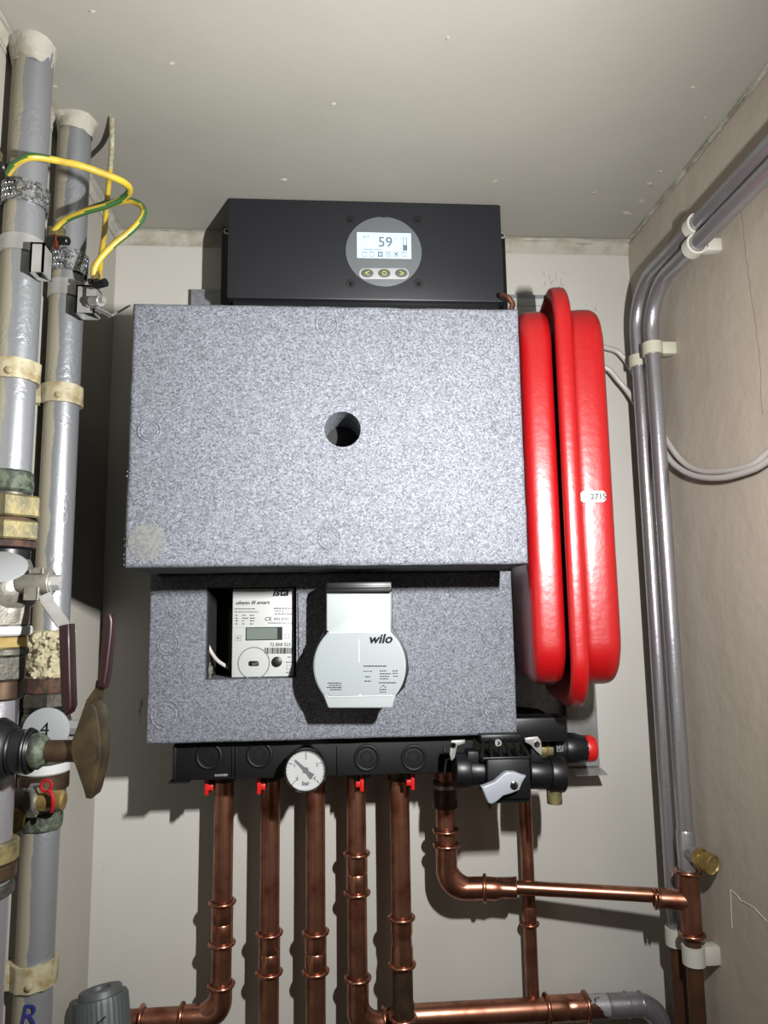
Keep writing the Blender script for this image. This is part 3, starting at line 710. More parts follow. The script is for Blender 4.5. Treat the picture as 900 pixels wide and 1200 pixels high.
# ------------------------------------------------------------------ heat meter in the window
YM = YLOW + .014
tM = thing('heat_meter', 'white heat meter with a small display in the window of the foam case', 'meter', (P(308, 797, Y=YM).x, YM + .02, win[2]))
a, c = P(271, 799, Y=YM), P(345, 691, Y=YM)
b = B(); box(b, (a.x, YM, win[2] + .0006), (c.x, YM + .034, win[3] - .0015), .0015); obj('housing', b, M['meter'], tM)
b = B(); box(b, (a.x - .006, YM + .012, win[2] + .004), (a.x + .004, YM + .045, win[3] - .02), .004); obj('side_shell', b, M['black'], tM)
def mp(x, y, d=.0): return P(x, y, Y=YM) + Vector((0, -.0004 - d, 0))
def mbar(b, x0, y0, x1, y1, th=.0004):
    p, q = P(x0, y1, Y=YM), P(x1, y0, Y=YM); box(b, (p.x, YM - th, p.z), (q.x, YM + .0004, q.z))
b = B(); mbar(b, 288, 734.5, 331, 750.5, .0006); obj('display_bezel', b, M['black'], tM)
b = B(); mbar(b, 289, 735.5, 325, 749.5, .0010); obj('display', b, M['lcd'], tM)
b = B(); torus(b, mp(297.5, 777), (0, 1, 0), mm(16.8), .0005, 44, 6); obj('port_ring', b, M['ink_grey'], tM)
b = B(); pts = [(P(297.5 + x, 777.5 - y, Y=YM).x, P(297.5 + x, 777.5 - y, Y=YM).z) for x, y in [(-6, -2), (-4.5, -3), (4.5, -3), (6, -2), (6, 2), (4.5, 3), (-4.5, 3), (-6, 2)]]
prism(b, pts, YM - .0008, YM + .0002, .0002); obj('optical_slot', b, M['black'], tM)
b = B(); cc = P(299, 778, Y=YM); box(b, cc + Vector((-.003, -.0012, -.0012)), cc + Vector((.002, 0, .001))); obj('slot_insert', b, M['nickel_old'], tM)
b = B(); lathe(b, mp(324.5, 775.5, -.0004), (0, -1, 0), [(0, mm(5.6)), (.0018, mm(5.4)), (.0024, mm(4))], 28); obj('push_button', b, M['black'], tM)
b = B()
for x in range(32):                                            # bar code lines
    x0 = 310 + x * 1.02; mbar(b, x0, 759, x0 + R_.choice([.35, .5, .8]), 766)
obj('bar_code_lines', b, M['ink'], tM)['kind'] = 'stuff'
b = B()
for (x0, y0, x1, y1) in ((276, 744.5, 282.5, 744.9), (276, 750.4, 282.5, 750.8), (276, 744.5, 276.4, 750.8), (282.1, 744.5, 282.5, 750.8), (334, 742.5, 339, 742.9), (334, 747.8, 339, 748.2), (334, 742.5, 334.4, 748), (338.6, 742.5, 339, 748),
                         (272, 735.3, 288, 735.6), (336, 779, 341.5, 779.4), (336, 784, 341.5, 784.4), (336, 779, 336.4, 784.4), (341, 779, 341.4, 784.4)): mbar(b, x0, y0, x1, y1)
obj('printed_frames', b, M['ink_grey'], tM)['kind'] = 'stuff'
b = B()
def dashes(b, x0, x1, y, h, fn):
    x = x0
    while x < x1:
        w_ = R_.uniform(1.2, 3.4); fn(b, x, y - h / 2, min(x + w_, x1), y + h / 2); x += w_ + R_.uniform(.5, .9)
for (x0, x1, y, h) in ((275, 299, 713.5, .8), (275, 303, 717, .8), (276, 278.5, 721, 1), (284, 288, 721, 1), (293, 298, 721, 1), (276, 278.5, 724.5, 1), (284, 291, 724.5, 1), (293, 299, 724.5, 1),
                       (276, 278.5, 727.5, 1), (284, 286, 727.5, 1), (293, 298, 727.5, 1), (276, 278.5, 731, 1), (284, 286, 731, 1), (293, 297, 731, 1), (321, 342, 713, 1.2), (322, 342, 716, .9), (322, 342, 719.5, .9), (314, 342, 730, .9),
                       (337, 341, 770, .9), (335, 342, 776, .9), (335, 342, 788, .9), (324, 342, 794, 1.6)): dashes(b, x0, x1, y, h, mbar)
obj('small_print', b, M['ink'], tM)['kind'] = 'stuff'
text('maker_lettering', 'ista', mp(328.5, 694.0), .0125, M['ink'], tM, shear=.28, bold=.00035)
text('model_lettering', 'ultego III smart', mp(296, 706.3), .0052, M['ink'], tM, shear=.28, bold=.00008, sx=1.15)
text('approval_lettering', 'CE', mp(314.5, 725.5), .0058, M['ink'], tM, sx=1.1)
text('approval_lettering', 'M22 0102', mp(330, 725.5), .0040, M['ink'], tM)
text('serial_lettering', '72 858 523', mp(328.5, 755.5), .0050, M['ink'], tM)
text('arrow_print', 'v', mp(279.2, 747.4), .005, M['ink'], tM)
# white lead and brass fitting seen in the window
path = smoothpath([P(236, 738, Y=.80), P(243, 755, Y=.798), P(248, 765, Y=.80), P(256, 775, Y=.808), P(272, 785, Y=.82)])
b = B(); tube(b, path, .0021, 12); tag(obj('sensor_lead', b, M['cable_white'], None, org=base(*path)), 'white sensor lead curving inside the dark window of the case', 'cable')
tF = thing('pipe_fitting', 'small brass fitting in the lower left corner of the case window', 'fitting', P(243, 797, Y=.80))
b = B(); lathe(b, P(243, 797, Y=.80) + Vector((0, 0, .001)), (0, 0, 1), [(0, .005), (.006, .005), (.006, .0068), (.014, .0068), (.014, .004), (.018, .004)], 6); obj('union_nut', b, M['nickel_old'], tF)

# ------------------------------------------------------------------ circulation pump
YPu = .723
tU = thing('circulation_pump', 'pale grey pump head with a round face on the lower foam case', 'pump', (P(421, 830, Y=YPu).x, .76, P(421, 830, Y=YPu).z))
cx, cy, rp = 421.5, 781, 54.5
def bulb(g, neck0, neck1, top, bot0, bot1, bot):
    """outline of the pump face in pixels: neck, round body, bottom tab"""
    pts = [(neck0 - g, top), (neck1 + g, top)]
    r = rp + g
    a0 = math.asin((741 - cy) / rp); a1 = math.asin((815 - cy) / rp)
    pts.append((neck1 + g, 739))
    for i in range(17):
        a = a0 + (a1 - a0) * i / 16; pts.append((cx + r * math.cos(a), cy + r * math.sin(a)))
    for i in range(5):
        a = PI / 2 * i / 4; pts.append((bot1 + g - 3 + 3 * math.cos(a), bot - 3 + 3 * math.sin(a)))
    for i in range(5):
        a = PI / 2 + PI / 2 * i / 4; pts.append((bot0 - g + 3 + 3 * math.cos(a), bot - 3 + 3 * math.sin(a)))
    for i in range(17):
        a = PI - a1 + (a1 - a0) * i / 16; pts.append((cx + r * math.cos(a), cy + r * math.sin(a)))
    pts.append((neck0 - g, 739))
    return pts
b = B(); prism(b, px_outline(bulb(0, 382.5, 458, 695.5, 383.5, 460.5, 830), YPu), YPu, YPu + .010, .0016, 3); obj('face_cover', b, M['pump_grey'], tU)
b = B(); prism(b, px_outline([(x, y) for x, y in bulb(-1.8, 382.5, 458, 742, 383.5, 460.5, 815.5)], YPu - .0004), YPu - .0006, YPu + .0004); obj('face_label', b, M['pump_label'], tU)
b = B(); o_ = [(p.x, p.z) for p in [P(x, y, Y=YPu + .012) for x, y in [(383, 683), (459, 683), (460, 735), (468, 748), (477, 766), (479, 785), (474, 805), (462, 818), (384, 818), (371, 800), (366, 782), (368, 765), (375, 748), (382, 735)]]]
prism(b, o_, YPu + .009, YLOW + .004, .001); obj('motor_housing', b, M['black'], tU)
b = B(); p, q = P(382, 695, Y=YPu + .003), P(459, 681.5, Y=YPu + .003)
box(b, (p.x, YPu + .001, p.z), (q.x, YPu + .03, q.z), .0015); p, q = P(384, 690, Y=YPu), P(457, 686, Y=YPu); box(b, (p.x, YPu - .0008, p.z), (q.x, YPu + .003, q.z), .0006); obj('plug', b, M['black'], tU)
def ubar(b, x0, y0, x1, y1, th=.0009):
    p, q = P(x0, y1, Y=YPu), P(x1, y0, Y=YPu); box(b, (p.x, YPu - th, p.z), (q.x, YPu, q.z))
b = B(); ubar(b, 420.2, 749, 421.0, 776); ubar(b, 383, 741.0, 458, 741.5); ubar(b, 384, 815.6, 460, 816.2); obj('seam_line', b, M['white'], tU)
lathe_p = P(422, 815, Y=YPu); b = B(); lathe(b, lathe_p + Vector((0, 0, 0)), (0, -1, 0), [(0, .0016), (.001, .0014)], 16); obj('snap_tab', b, M['white'], tU)
text('maker_lettering', 'wilo', P(445.5, 749, Y=YPu) + Vector((0, -.0009, 0)), .0125, M['ink'], tU, shear=.25, bold=.00035, sx=1.1)
b = B()
for (x0, x1, y, h) in ((426, 453, 780.5, 1.3), (426, 437, 786.5, .8), (445, 453, 786, 1), (460, 466, 786, 1), (445, 458, 789.5, 1), (460, 466, 789, 1), (445, 456, 792.5, 1), (461, 466, 792.3, 1), (445, 455, 795.5, .9), (428, 434, 793, 1.1), (427, 435, 798, 1.1), (444, 464, 800, 1.2),
                       (445, 453, 808, 1.1), (445, 453, 811, .9), (384, 400, 800.5, 1.1), (386, 400, 803, 1.0), (383, 401, 805.5, 1.1), (387, 400, 808, 1.0)): dashes(b, x0, x1, y, h, ubar)
obj('small_print', b, M['ink'], tU)['kind'] = 'stuff'
b = B()
tri = [(445, 806), (449, 802.5), (453, 806), (452.2, 806), (449, 803.3), (445.8, 806)]
prism(b, px_outline(tri, YPu), YPu - .0009, YPu); obj('printed_mark', b, M['ink'], tU)

# ------------------------------------------------------------------ control unit
YCT = .828
tK = thing('control_unit', 'black control box with a round grey display, on top of the foam lid', 'controller', (P(427, 355, Y=.76).x, .79, ZL1))
a, c = P(268.5, 349, Y=YCT), P(587, 239.5, Y=YCT)
x0, x1 = P(267, 290, Y=YCT).x, P(588.5, 290, Y=YCT).x
b = B(); box(b, (x0, YCT, a.z), (x1, .878, c.z), .0022, 2); obj('front_cover', b, M['black_metal'], tK)
b = B(); box(b, (P(259, 300, Y=.872).x, .869, ZL1 + .0005), (P(593, 310, Y=.872).x, .878, P(270, 266, Y=.872).z), .003)
box(b, (x0 + .006, YCT + .008, ZL1 + .0005), (x1 - .006, .878, a.z + .002)); obj('base_frame', b, M['black'], tK)
for px, py in ((266, 271), (588.5, 276)):
    b = B(); lathe(b, P(px, py, Y=.869) + Vector((0, .001, 0)), (0, -1, 0), [(0, mm(4.6)), (.0016, mm(4.4)), (.002, mm(2.6)), (.0008, mm(2.2)), (.0008, 0.0002)], 20); obj('frame_screw', b, M['steel'], tK)
c0 = P(449.7, 295, Y=YCT); kx = YCT / F_PX
b = B(); pts = disc_pts(c0.x, c0.z, 47.6 * kx, 46 * kx, 72)
pts = [(x, z - (.0012 if abs(x - c0.x) < .0028 and z > c0.z else 0)) for x, z in pts]
prism(b, pts, YCT - .0014, YCT + .001, .0005); obj('display_panel', b, M['disc_grey'], tK)
YD = YCT - .0014
def dp(x, y, d=.0008): return P(x, y, Y=YD) + Vector((0, -d, 0))
def dbar(b, x0, y0, x1, y1, th=.0009):
    p, q = P(x0, y1, Y=YD), P(x1, y0, Y=YD); box(b, (p.x, YD - th, p.z), (q.x, YD + .0002, q.z))
b = B(); dbar(b, 418.5, 273.7, 481.5, 302.3, .0005); scr = obj('screen', b, M['lcd_on'], tK)
text('readout', '59', dp(451.5, 284.5), .0185, M['lcd_ink'], scr, bold=.0001)
text('degree_mark', '\u00b0c', dp(463, 280), .0036, M['lcd_ink'], scr)
text('clock_digits', '8:15', dp(429, 278), .0042, M['lcd_ink'], scr)
text('status_line', 'Heating  active', dp(436, 292.6), .0036, M['lcd_ink'], scr)
b = B()
for x0, y0, x1, y1 in ((472.4, 287.5, 476.8, 293.5),): dbar(b, x0, y0, x1, y1)
def frame_px(b, x0, y0, x1, y1, t=.35):
    dbar(b, x0, y0, x1, y0 + t); dbar(b, x0, y1 - t, x1, y1); dbar(b, x0, y0, x0 + t, y1); dbar(b, x1 - t, y0, x1, y1)
frame_px(b, 472.4, 279, 476.8, 294); dbar(b, 469, 291.2, 471, 291.7)
for x in (424.5, 433, 452, 461, 470.5): frame_px(b, x, 295.7, x + 5.6, 300.7)
frame_px(b, 443, 295.5, 448.4, 301, 1.1); dbar(b, 445.2, 297.7, 446.4, 298.9); dbar(b, 454, 297.8, 456, 298.8); dbar(b, 463, 297, 465.5, 299.4)
obj('screen_icons', b, M['lcd_ink'], scr)['kind'] = 'stuff'
b = B(); r = 7.1 * kx; p, q = P(427.5, 320.8, Y=YD), P(472.5, 320.8, Y=YD)
pts = [(q.x + r * math.sin(a), q.z + r * math.cos(a)) for a in [PI * i / 14 for i in range(15)]] + [(p.x - r * math.sin(a), p.z - r * math.cos(a)) for a in [PI * i / 14 for i in range(15)]]
prism(b, pts, YD - .0006, YD + .0005, .0003); bp_ = obj('button_strip', b, M['white'], tK)
for x, g in ((430.3, '<'), (450.3, 'o'), (470.3, '>')):
    c1 = P(x, 320.6, Y=YD); b = B(); prism(b, disc_pts(c1.x, c1.z, 7.7 * kx, 5.5 * kx, 32), YD - .0014, YD - .0004, .0004); obj('button', b, M['button'], bp_)
    b = B(); yk = YD - .0022
    if g == 'o': torus(b, Vector((c1.x, YD - .0015, c1.z)), (0, 1, 0), .0024, .0006, 24, 6)
    else:
        s = -1 if g == '<' else 1
        for k in (-1, 1):
            tube(b, [Vector((c1.x + s * .0026, YD - .0015, c1.z)), Vector((c1.x - s * .0022, YD - .0015, c1.z + k * .0024))], .0006, 6)
    obj('button_symbol', b, M['lime'], bp_)
for px, py in ((410, 257.5), (489, 257.5), (411, 332.5), (490.5, 332.5)):
    c1 = P(px, py, Y=YCT); b = B()
    lathe(b, c1 + Vector((0, .0005, 0)), (0, -1, 0), [(0, mm(5.6)), (.0010, mm(5.6)), (.0012, mm(4.9)), (.0002, mm(4.6)), (.0002, 0.0002)], 28); rc_ = obj('screw_recess', b, M['black_matt'], tK)
    b = B(); lathe(b, c1 + Vector((.0002, -.0002, -.0004)), (0, -1, 0), [(0, mm(2.9)), (.0012, mm(2.6)), (.0014, mm(1.4))], 16); obj('screw_head', b, M['black'], rc_)
b = B()
pth = [P(597, 372, Y=.80), P(601, 356, Y=.80), P(596, 349, Y=.80), P(588, 346, Y=.81)]
b = B(); tube(b, fillet(pth, .006), .0035, 12); tag(obj('capillary_pipe', b, M['copper'], None, org=base(*pth)), 'short bent copper pipe between black control box and red vessel', 'pipe')

# ------------------------------------------------------------------ red expansion vessel
tE = thing('expansion_vessel', 'glossy red flat expansion vessel on edge beside the grey foam unit', 'tank', (.243, .80, CZ - .10))
YV0, YV1 = .700, .898
def rrect(y0, y1, z0, z1, r, n=10):
    out = []
    for (cy_, cz_, a0) in ((y1 - r, z1 - r, 0), (y0 + r, z1 - r, PI / 2), (y0 + r, z0 + r, PI), (y1 - r, z0 + r, 1.5 * PI)):
        for i in range(n + 1):
            a = a0 + PI / 2 * i / n; out.append((cy_ + r * math.cos(a), cz_ + r * math.sin(a)))
    return out
XF = .2415
zt, zb_ = P(640, 347, Y=YV0).z, P(650, 808, Y=YV0).z
def half(sgn, depth, rb):
    b = B(); loops = []; x0 = .0095 if sgn < 0 else .0060; xm = x0 + (depth - x0) * .46; p_ = 3.6
    for k in range(-9, 11):
        a = k / 9.0 * PI / 2 if k < 0 else k / 10.0 * PI / 2
        u = math.sin(a); D = .017 if k < 0 else rb
        d = D * (1 - max(0.0, 1 - abs(u) ** p_) ** (1 / p_))
        x = xm + u * (xm - x0 if k < 0 else depth - xm)
        loops.append([Vector((XF + sgn * x, y, z)) for y, z in rrect(YV0 + d, YV1 - d, zb_ + d, zt - d, .045 - d * .4)])
    loops.append([Vector((XF + sgn * (depth + .001), y, z)) for y, z in rrect(YV0 + rb + .02, YV1 - rb - .02, zb_ + rb + .02, zt - rb - .02, .025)])
    loft(b, loops, True, True); return b
obj('left_shell', half(-1, .0445, .026), M['red'], tE, smooth=50)
obj('right_shell', half(1, .046, .026), M['red'], tE, smooth=50)
b = B(); loops = []
fz1, fz0, fy0, fy1, fr = P(655, 315, Y=YV0 - .012).z, P(676, 838, Y=YV0 - .012).z, YV0 - .013, YV1 + .006, .055
hw = .0088
prof = [(-.002, .040), (-.0025, .020), (-hw * .8, .013), (-hw, .008), (-hw, .004), (-hw * .8, .001), (-hw * .35, 0), (hw * .35, 0), (hw * .8, .001), (hw, .004), (hw, .008), (hw * .8, .013), (.0025, .020), (.002, .040)]
for x, d in prof: loops.append([Vector((XF + x, y, z)) for y, z in rrect(fy0 + d, fy1 - d, fz0 + d, fz1 - d, fr - d)])
loft(b, loops, True, True); obj('flange', b, M['red'], tE, smooth=60)
b = B(); lathe(b, Vector((XF - hw + .0005, YV0 + .045, fz1 - .006)), (-1, 0, 0), [(0, .004), (.001, .004), (.001, .002)], 16); obj('flange_eyelet', b, M['black'], tE)
a, c = P(682.5, 589, Y=YV0 - .001), P(711, 575.5, Y=YV0 - .001)
def chamf(a, c, k): return [(a.x + k, a.z), (c.x - k, a.z), (c.x, a.z + k), (c.x, c.z - k), (c.x - k, c.z), (a.x + k, c.z), (a.x, c.z - k), (a.x, a.z + k)]
b = B(); prism(b, chamf(a, c, .0028), YV0 - .0008, YV0 + .0004); st = obj('sticker', b, M['tag_white'], tE, 'white octagonal sticker')
text('sticker_number', '2715', P(702.5, 582.8, Y=YV0) + Vector((0, -.0011, 0)), .0082, M['ink'], st)
b = B(); cyl(b, P(676, 360, Y=.80) + Vector((.0, .02, .05)), P(676, 360, Y=.80) + Vector((.0, .02, .051)), .002); b.free()

tE.rotation_euler.z = math.radians(-8); tE.location.x += .012
# ------------------------------------------------------------------ black pipe rail with gauge and red vents
YR = .800
tR = thing('valve_rail', 'black valve rail under the lower foam case, carrying the pipes', 'rail', (P(390, 918, Y=YR).x, .84, P(390, 918, Y=YR).z))
a, c = P(205, 917.5, Y=YR), P(560, 873, Y=YR); zr0 = P(400, 909.5, Y=YR).z
b = B(); box(b, (P(203, 900, Y=YR).x, YR, zr0), (P(556, 900, Y=YR).x, YR + .085, ZW0 + .002), .0015); obj('rail_body', b, M['rail_black'], tR)
b = B(); p = P(203, 914, Y=YR - .002); q = P(207, 872, Y=YR - .002); box(b, (p.x - .001, YR - .003, p.z), (q.x, YR + .08, q.z - .002), .0006)
e0 = P(198, 918, Y=YR - .004); e1 = P(222, 913, Y=YR - .004); prism(b, [(YR - .006, e0.z), (YR + .05, e0.z), (YR + .05, e0.z + .0016), (YR - .006, e0.z + .0016)], e0.x, e1.x, plane='YZ'); obj('end_bracket', b, M['rail_black'], tR)
for x in (272, 276, 395, 520):
    b = B(); p, q = P(x, 909, Y=YR), P(x + 2, 874, Y=YR); box(b, (p.x, YR - .0025, p.z), (q.x, YR + .001, q.z), .0006); obj('rail_rib', b, M['rail_black'], tR)
for x, y in ((245, 886), (304, 884), (430, 888), (485, 888)):
    b = B(); torus(b, P(x, y, Y=YR), (0, 1, 0), .0125, .002, 28, 8); torus(b, P(x, y, Y=YR), (0, 1, 0), .006, .0012, 20, 6); obj('valve_cap', b, M['rail_black'], tR)
b = B(); p = P(259, 908.5, Y=YR - .001); box(b, p + Vector((-.007, -.001, -.0012)), p + Vector((.007, .003, .0012)), .0005); obj('foam_scrap', b, M['epp_smooth'], tR)
for i, (x, y) in enumerate(((243, 921), (304, 920), (424, 917), (483, 915))):
    t = thing('drain_valve_handle', ['first', 'second', 'third', 'fourth'][i] + ' small red drain valve handle from the left, under the black rail', 'handle', P(x, y + 9, Y=.82), 'red drain valve handles')
    c1 = P(x, y, Y=.822); s = 1 if i < 2 else -1
    b = B(); cyl(b, c1 + Vector((0, .002, -.0075)), Vector((c1.x, c1.y + .002, zr0 + .001)), .0038, 12); lathe(b, c1 + Vector((s * .004, .002, -.004)), (0, 0, 1), [(0, .004), (.012, .006)], 8); obj('stem', b, M['dark_red'], t)
    b = B(); box(b, c1 + Vector((-.0022, -.006, -.0085)), c1 + Vector((.0022, .0, zr0 - c1.z - .001)), .0008); box(b, c1 + Vector((-.002 if s > 0 else -.007, -.005, -.004)), c1 + Vector((.007 if s > 0 else .002, -.001, .002)), .0008); obj('grip', b, M['red_plastic'], t)

YG = .775
c1 = P(358.5, 902, Y=YG)
tG = thing('pressure_gauge', 'round chrome pressure gauge with white dial under the foam case', 'gauge', c1 - Vector((0, 0, .023)))
rg = 24.2 / F_PX * YG
b = B(); lathe(b, c1 + Vector((0, .024, 0)), (0, -1, 0), [(0, rg * .8), (.002, rg * .95), (.018, rg * .95), (.020, rg), (.027, rg), (.0285, rg * .97), (.0285, rg * .90), (.023, rg * .88)], 48, cap=False); obj('bezel', b, M['chrome'], tG)
b = B(); cyl(b, c1 + Vector((0, .02, 0)), c1 + Vector((0, .06, 0)), .006); obj('gauge_stem', b, M['brass'], tG)
b = B(); lathe(b, c1 + Vector((0, .003, 0)), (0, -1, 0), [(0, rg * .95), (.0025, rg * .90)], 44); dl = obj('dial', b, M['white'], tG)
b = B(); yd = c1.y - .0002
def gpt(a, r): return Vector((c1.x + r * math.cos(a), yd, c1.z + r * math.sin(a)))
for k in range(25):
    a = math.radians(225 - 270 * k / 24); L = .80 if k % 6 else .68
    p0, p1 = gpt(a, rg * L), gpt(a, rg * .86); tube(b, [p0, p1], .00022 if k % 6 else .0004, 4)
obj('scale_marks', b, M['ink'], dl)['kind'] = 'stuff'
for s, a in (('0', 225), ('1', 158), ('2', 90), ('3', 22), ('4', -45)):
    p = gpt(math.radians(a), rg * .56); text('scale_number', s, p + Vector((0, -.0003, 0)), .0052, M['ink'], dl)
text('unit_lettering', 'bar', c1 + Vector((0, -.0006, -.0135)), .0058, M['ink'], dl, bold=.0001)
b = B(); a = math.radians(136); u = Vector((math.cos(a), 0, math.sin(a))); v = Vector((-u.z, 0, u.x))
pts = [u * rg * .68 + v * .0004, u * rg * .68 - v * .0004, u * rg * .1 - v * .0012, u * -.003 - v * .0014, u * -rg * .42 - v * .0028, u * -rg * .46 + v * .0028, u * -.003 + v * .0014, u * rg * .1 + v * .0012]
prism(b, [(c1.x + p.x, c1.z + p.z) for p in pts], yd - .0022, yd - .0014); lathe(b, c1 + Vector((0, 0, 0)), (0, -1, 0), [(0, .0026), (.0030, .0022)], 16); obj('needle', b, M['ink'], tG)
b = B(); lathe(b, c1 + Vector((0, -.0032, 0)), (0, -1, 0), [(0, rg * .89), (.0006, rg * .885)], 40); obj('gauge_glass', b, M['glass'], tG)

# ------------------------------------------------------------------ black filling valve with grey lever
YQ = .757
tQ = thing('filling_valve', 'black horizontal filter valve with a light grey lever, right of the rail', 'valve', P(595, 945, Y=YQ))
def cx_(px, py, Y): return P(px, py, Y=Y)
yc = 908
b = B(); p0 = P(531, 903, Y=YQ + .012); p1 = P(660, 907, Y=YQ + .012)
def seg(b, x0, x1, r, n=32, bev=.0012, dy=0.0):
    f0 = p0.lerp(p1, (x0 - 531) / 129); f1 = p0.lerp(p1, (x1 - 531) / 129); cyl(b, f0, f1, mm(r), n, bev=bev)
seg(b, 532, 549.5, 18.5); obj('union_nut', b, M['black'], tQ)
b = B(); seg(b, 549, 574, 15.5); obj('pipe_socket', b, M['black'], tQ)
b = B(); seg(b, 618, 643, 16); obj('pipe_socket', b, M['black'], tQ)
b = B(); seg(b, 642.5, 660, 18.5); obj('union_nut', b, M['black'], tQ)
b = B(); a, c = P(572, 938, Y=YQ - .012), P(621, 888, Y=YQ - .012); box(b, (a.x, YQ - .012, a.z), (c.x, YQ + .04, c.z), .002); box(b, (a.x + .008, YQ - .008, a.z - .005), (c.x + .001, YQ + .036, a.z + .004), .003)
obj('valve_body', b, M['black'], tQ)
b = B(); a, c = P(566, 890, Y=YQ - .014), P(618, 872, Y=YQ - .004)
box(b, (a.x, YQ - .013, a.z - .001), (c.x, YQ - .010, a.z + .0015), .0005)
for i in range(6):
    x = a.x + (c.x - a.x) * i / 5; tube(b, [Vector((x, YQ - .011, a.z)), Vector((x + .004 * (i - 2.5) * -.6, YQ + .010, a.z + .016))], .0018, 6)
box(b, (a.x + .003, YQ + .008, a.z + .013), (c.x - .003, YQ + .030, a.z + .020), .001); obj('ribbed_cage', b, M['black'], tQ)
b = B(); lathe(b, P(583, 870, Y=YQ + .004), (0, -1, 0), [(0, .0035), (.004, .0035), (.004, .002), (.001, .002)], 20); obj('cage_screw', b, M['steel'], tQ)
b = B(); YQL = YQ - .024
prism(b, px_outline([(564, 922), (568, 921), (580, 916), (590, 907), (595, 904.5), (604, 905), (611, 908), (617, 909.5), (612.5, 917), (609, 926), (600, 930), (590, 933), (582, 940), (576, 943), (572, 941), (569, 934)], YQL), YQL, YQL + .007, .0018, 3); obj('lever', b, M['lever_grey'], tQ, 'light grey plastic lever')
b = B(); lathe(b, P(602.5, 920.5, Y=YQL) + Vector((0, .004, 0)), (0, -1, 0), [(0, .0042), (.0045, .0042), (.0052, .003)], 20); cyl(b, P(602.5, 920.5, Y=YQL) + Vector((0, .006, 0)), P(602.5, 920.5, Y=YQL) + Vector((0, .016, 0)), .006); obj('lever_screw', b, M['chrome'], tQ)
for k, pts in enumerate(([(527, 884), (529, 868), (545, 867), (545, 871), (536, 874), (533, 888), (529, 892)], [(615, 865), (630, 863), (634, 868), (635, 876), (635, 886), (628, 880), (622, 873), (616, 870)])):
    b = B(); Yk = YQ - .004; prism(b, px_outline(pts, Yk), Yk, Yk + .0025, .0006); cl = obj('clip_plate', b, M['steel'], tQ)
    b = B(); lathe(b, P((531, 629)[k], (873, 872)[k], Y=Yk) + Vector((0, .001, 0)), (0, -1, 0), [(0, .0032), (.002, .0030), (.0022, .0014), (.001, .0012)], 16); obj('clip_screw', b, M['chrome'], cl)
b = B(); prism(b, px_outline([(546, 895), (548, 880), (560, 880), (562, 895)], YQ + .004), YQ + .0, YQ + .02, .001); obj('saddle', b, M['black'], tQ); b = B(); prism(b, px_outline([(620, 893), (622, 870), (632, 884), (637, 893)], YQ + .004), YQ + .0, YQ + .02, .001); obj('saddle', b, M['black'], tQ)
b = B(); cyl(b, p0.lerp(p1, .91) + Vector((0, 0, -.012)), p0.lerp(p1, .91) + Vector((0, 0, -.030)), .008); 
obj('outlet_stub', b, M['brass_old'], tQ)
b = B(); box(b, P(560, 872, Y=YQ + .03), P(655, 835, Y=YQ + .06), .004); obj('mounting_block', b, M['black'], tQ)

# safety valve with red cap, pointing right
YZ = .822
tS = thing('safety_valve', 'black safety valve with a red end cap, below the red vessel', 'valve', P(665, 898, Y=YZ))
s0 = P(625, 878, Y=YZ); s1 = P(697, 877, Y=YZ)
def sp(px): return s0.lerp(s1, (px - 625) / 72)
b = B(); cyl(b, sp(612), sp(648), mm(11), 24); obj('brass_body', b, M['brass_old'], tS)
b = B(); lathe(b, sp(645), s1 - s0, [(0, mm(15)), (.002, mm(17)), (.014, mm(17)), (.015, mm(16))], 28); obj('neck', b, M['black'], tS)
b = B(); L = (sp(686) - sp(660)).length; lathe(b, sp(660), s1 - s0, [(0, mm(17)), (.002, mm(18)), (L * .5, mm(17.5)), (L * .8, mm(15)), (L, mm(14.5))], 14, .2); obj('knob', b, M['black'], tS)
b = B(); lathe(b, sp(684.5), s1 - s0, [(0, mm(14.2)), (.002, mm(14.8)), (.009, mm(14.6)), (.0115, mm(13.2)), (.0125, mm(10))], 32); obj('red_cap', b, M['red_plastic'], tS, 'red end cap')
b = B(); torus(b, sp(639), (1, 0, 0), mm(12.5), .0012, 24, 6); tube(b, smoothpath([P(636, 868, Y=YZ - .014), P(645, 861, Y=YZ - .010), P(655, 861, Y=YZ - .008), P(659, 866, Y=YZ - .010)]), .0015, 8); obj('wire_clip', b, M['brass'], tS)
text('pressure_lettering', 'ISI', P(656, 878, Y=YZ - .0175) + Vector((0, -.0006, 0)), .0085, M['lever_grey'], tS, rx=PI / 2)
b = B(); tube(b, fillet([P(600, 838, Y=.885), P(640, 842, Y=.885), P(646, 872, Y=.865)], .02), mm(11), 20); tag(obj('shade_elbow', b, M['black'], None, org=P(635, 866, Y=.86)), 'black bent tube added for the dark shade between foam case and safety valve', 'hose')  # black tube added to darken the gap, where only shade falls

# ------------------------------------------------------------------ copper pipes
def ring(px, py, Y, axis, r, parent, rr=.0026):
    c = P(px, py, Y=Y); b = B(); torus(b, c, axis, r + rr * .55, rr, 28, 10); obj('crimp_ring', b, M['copper_b'], parent)
def sleeve(p, q, r, parent, waist=True):
    """press coupling: slightly wider tube with a bead at each end"""
    b = B(); p, q = Vector(p), Vector(q); L = (q - p).length
    prof = [(0, r * 1.08), (.0, r * 1.10), (L * .25, r * 1.10), (L * .47, r * 1.09), (L * .5, r * 1.02), (L * .53, r * 1.09), (L * .75, r * 1.10), (L, r * 1.10), (L, r * 1.08)]
    lathe(b, p, q - p, prof, 28, cap=False); s = obj('coupling', b, M['copper_b'], parent)
    for c in (p, q):
        b = B(); torus(b, c, q - p, r * 1.08 + .0012, .0024, 28, 10); obj('crimp_ring', b, M['copper_b'], s)
    return s
YC = .875; RC = .0112
GC = 'copper pipes below the unit'
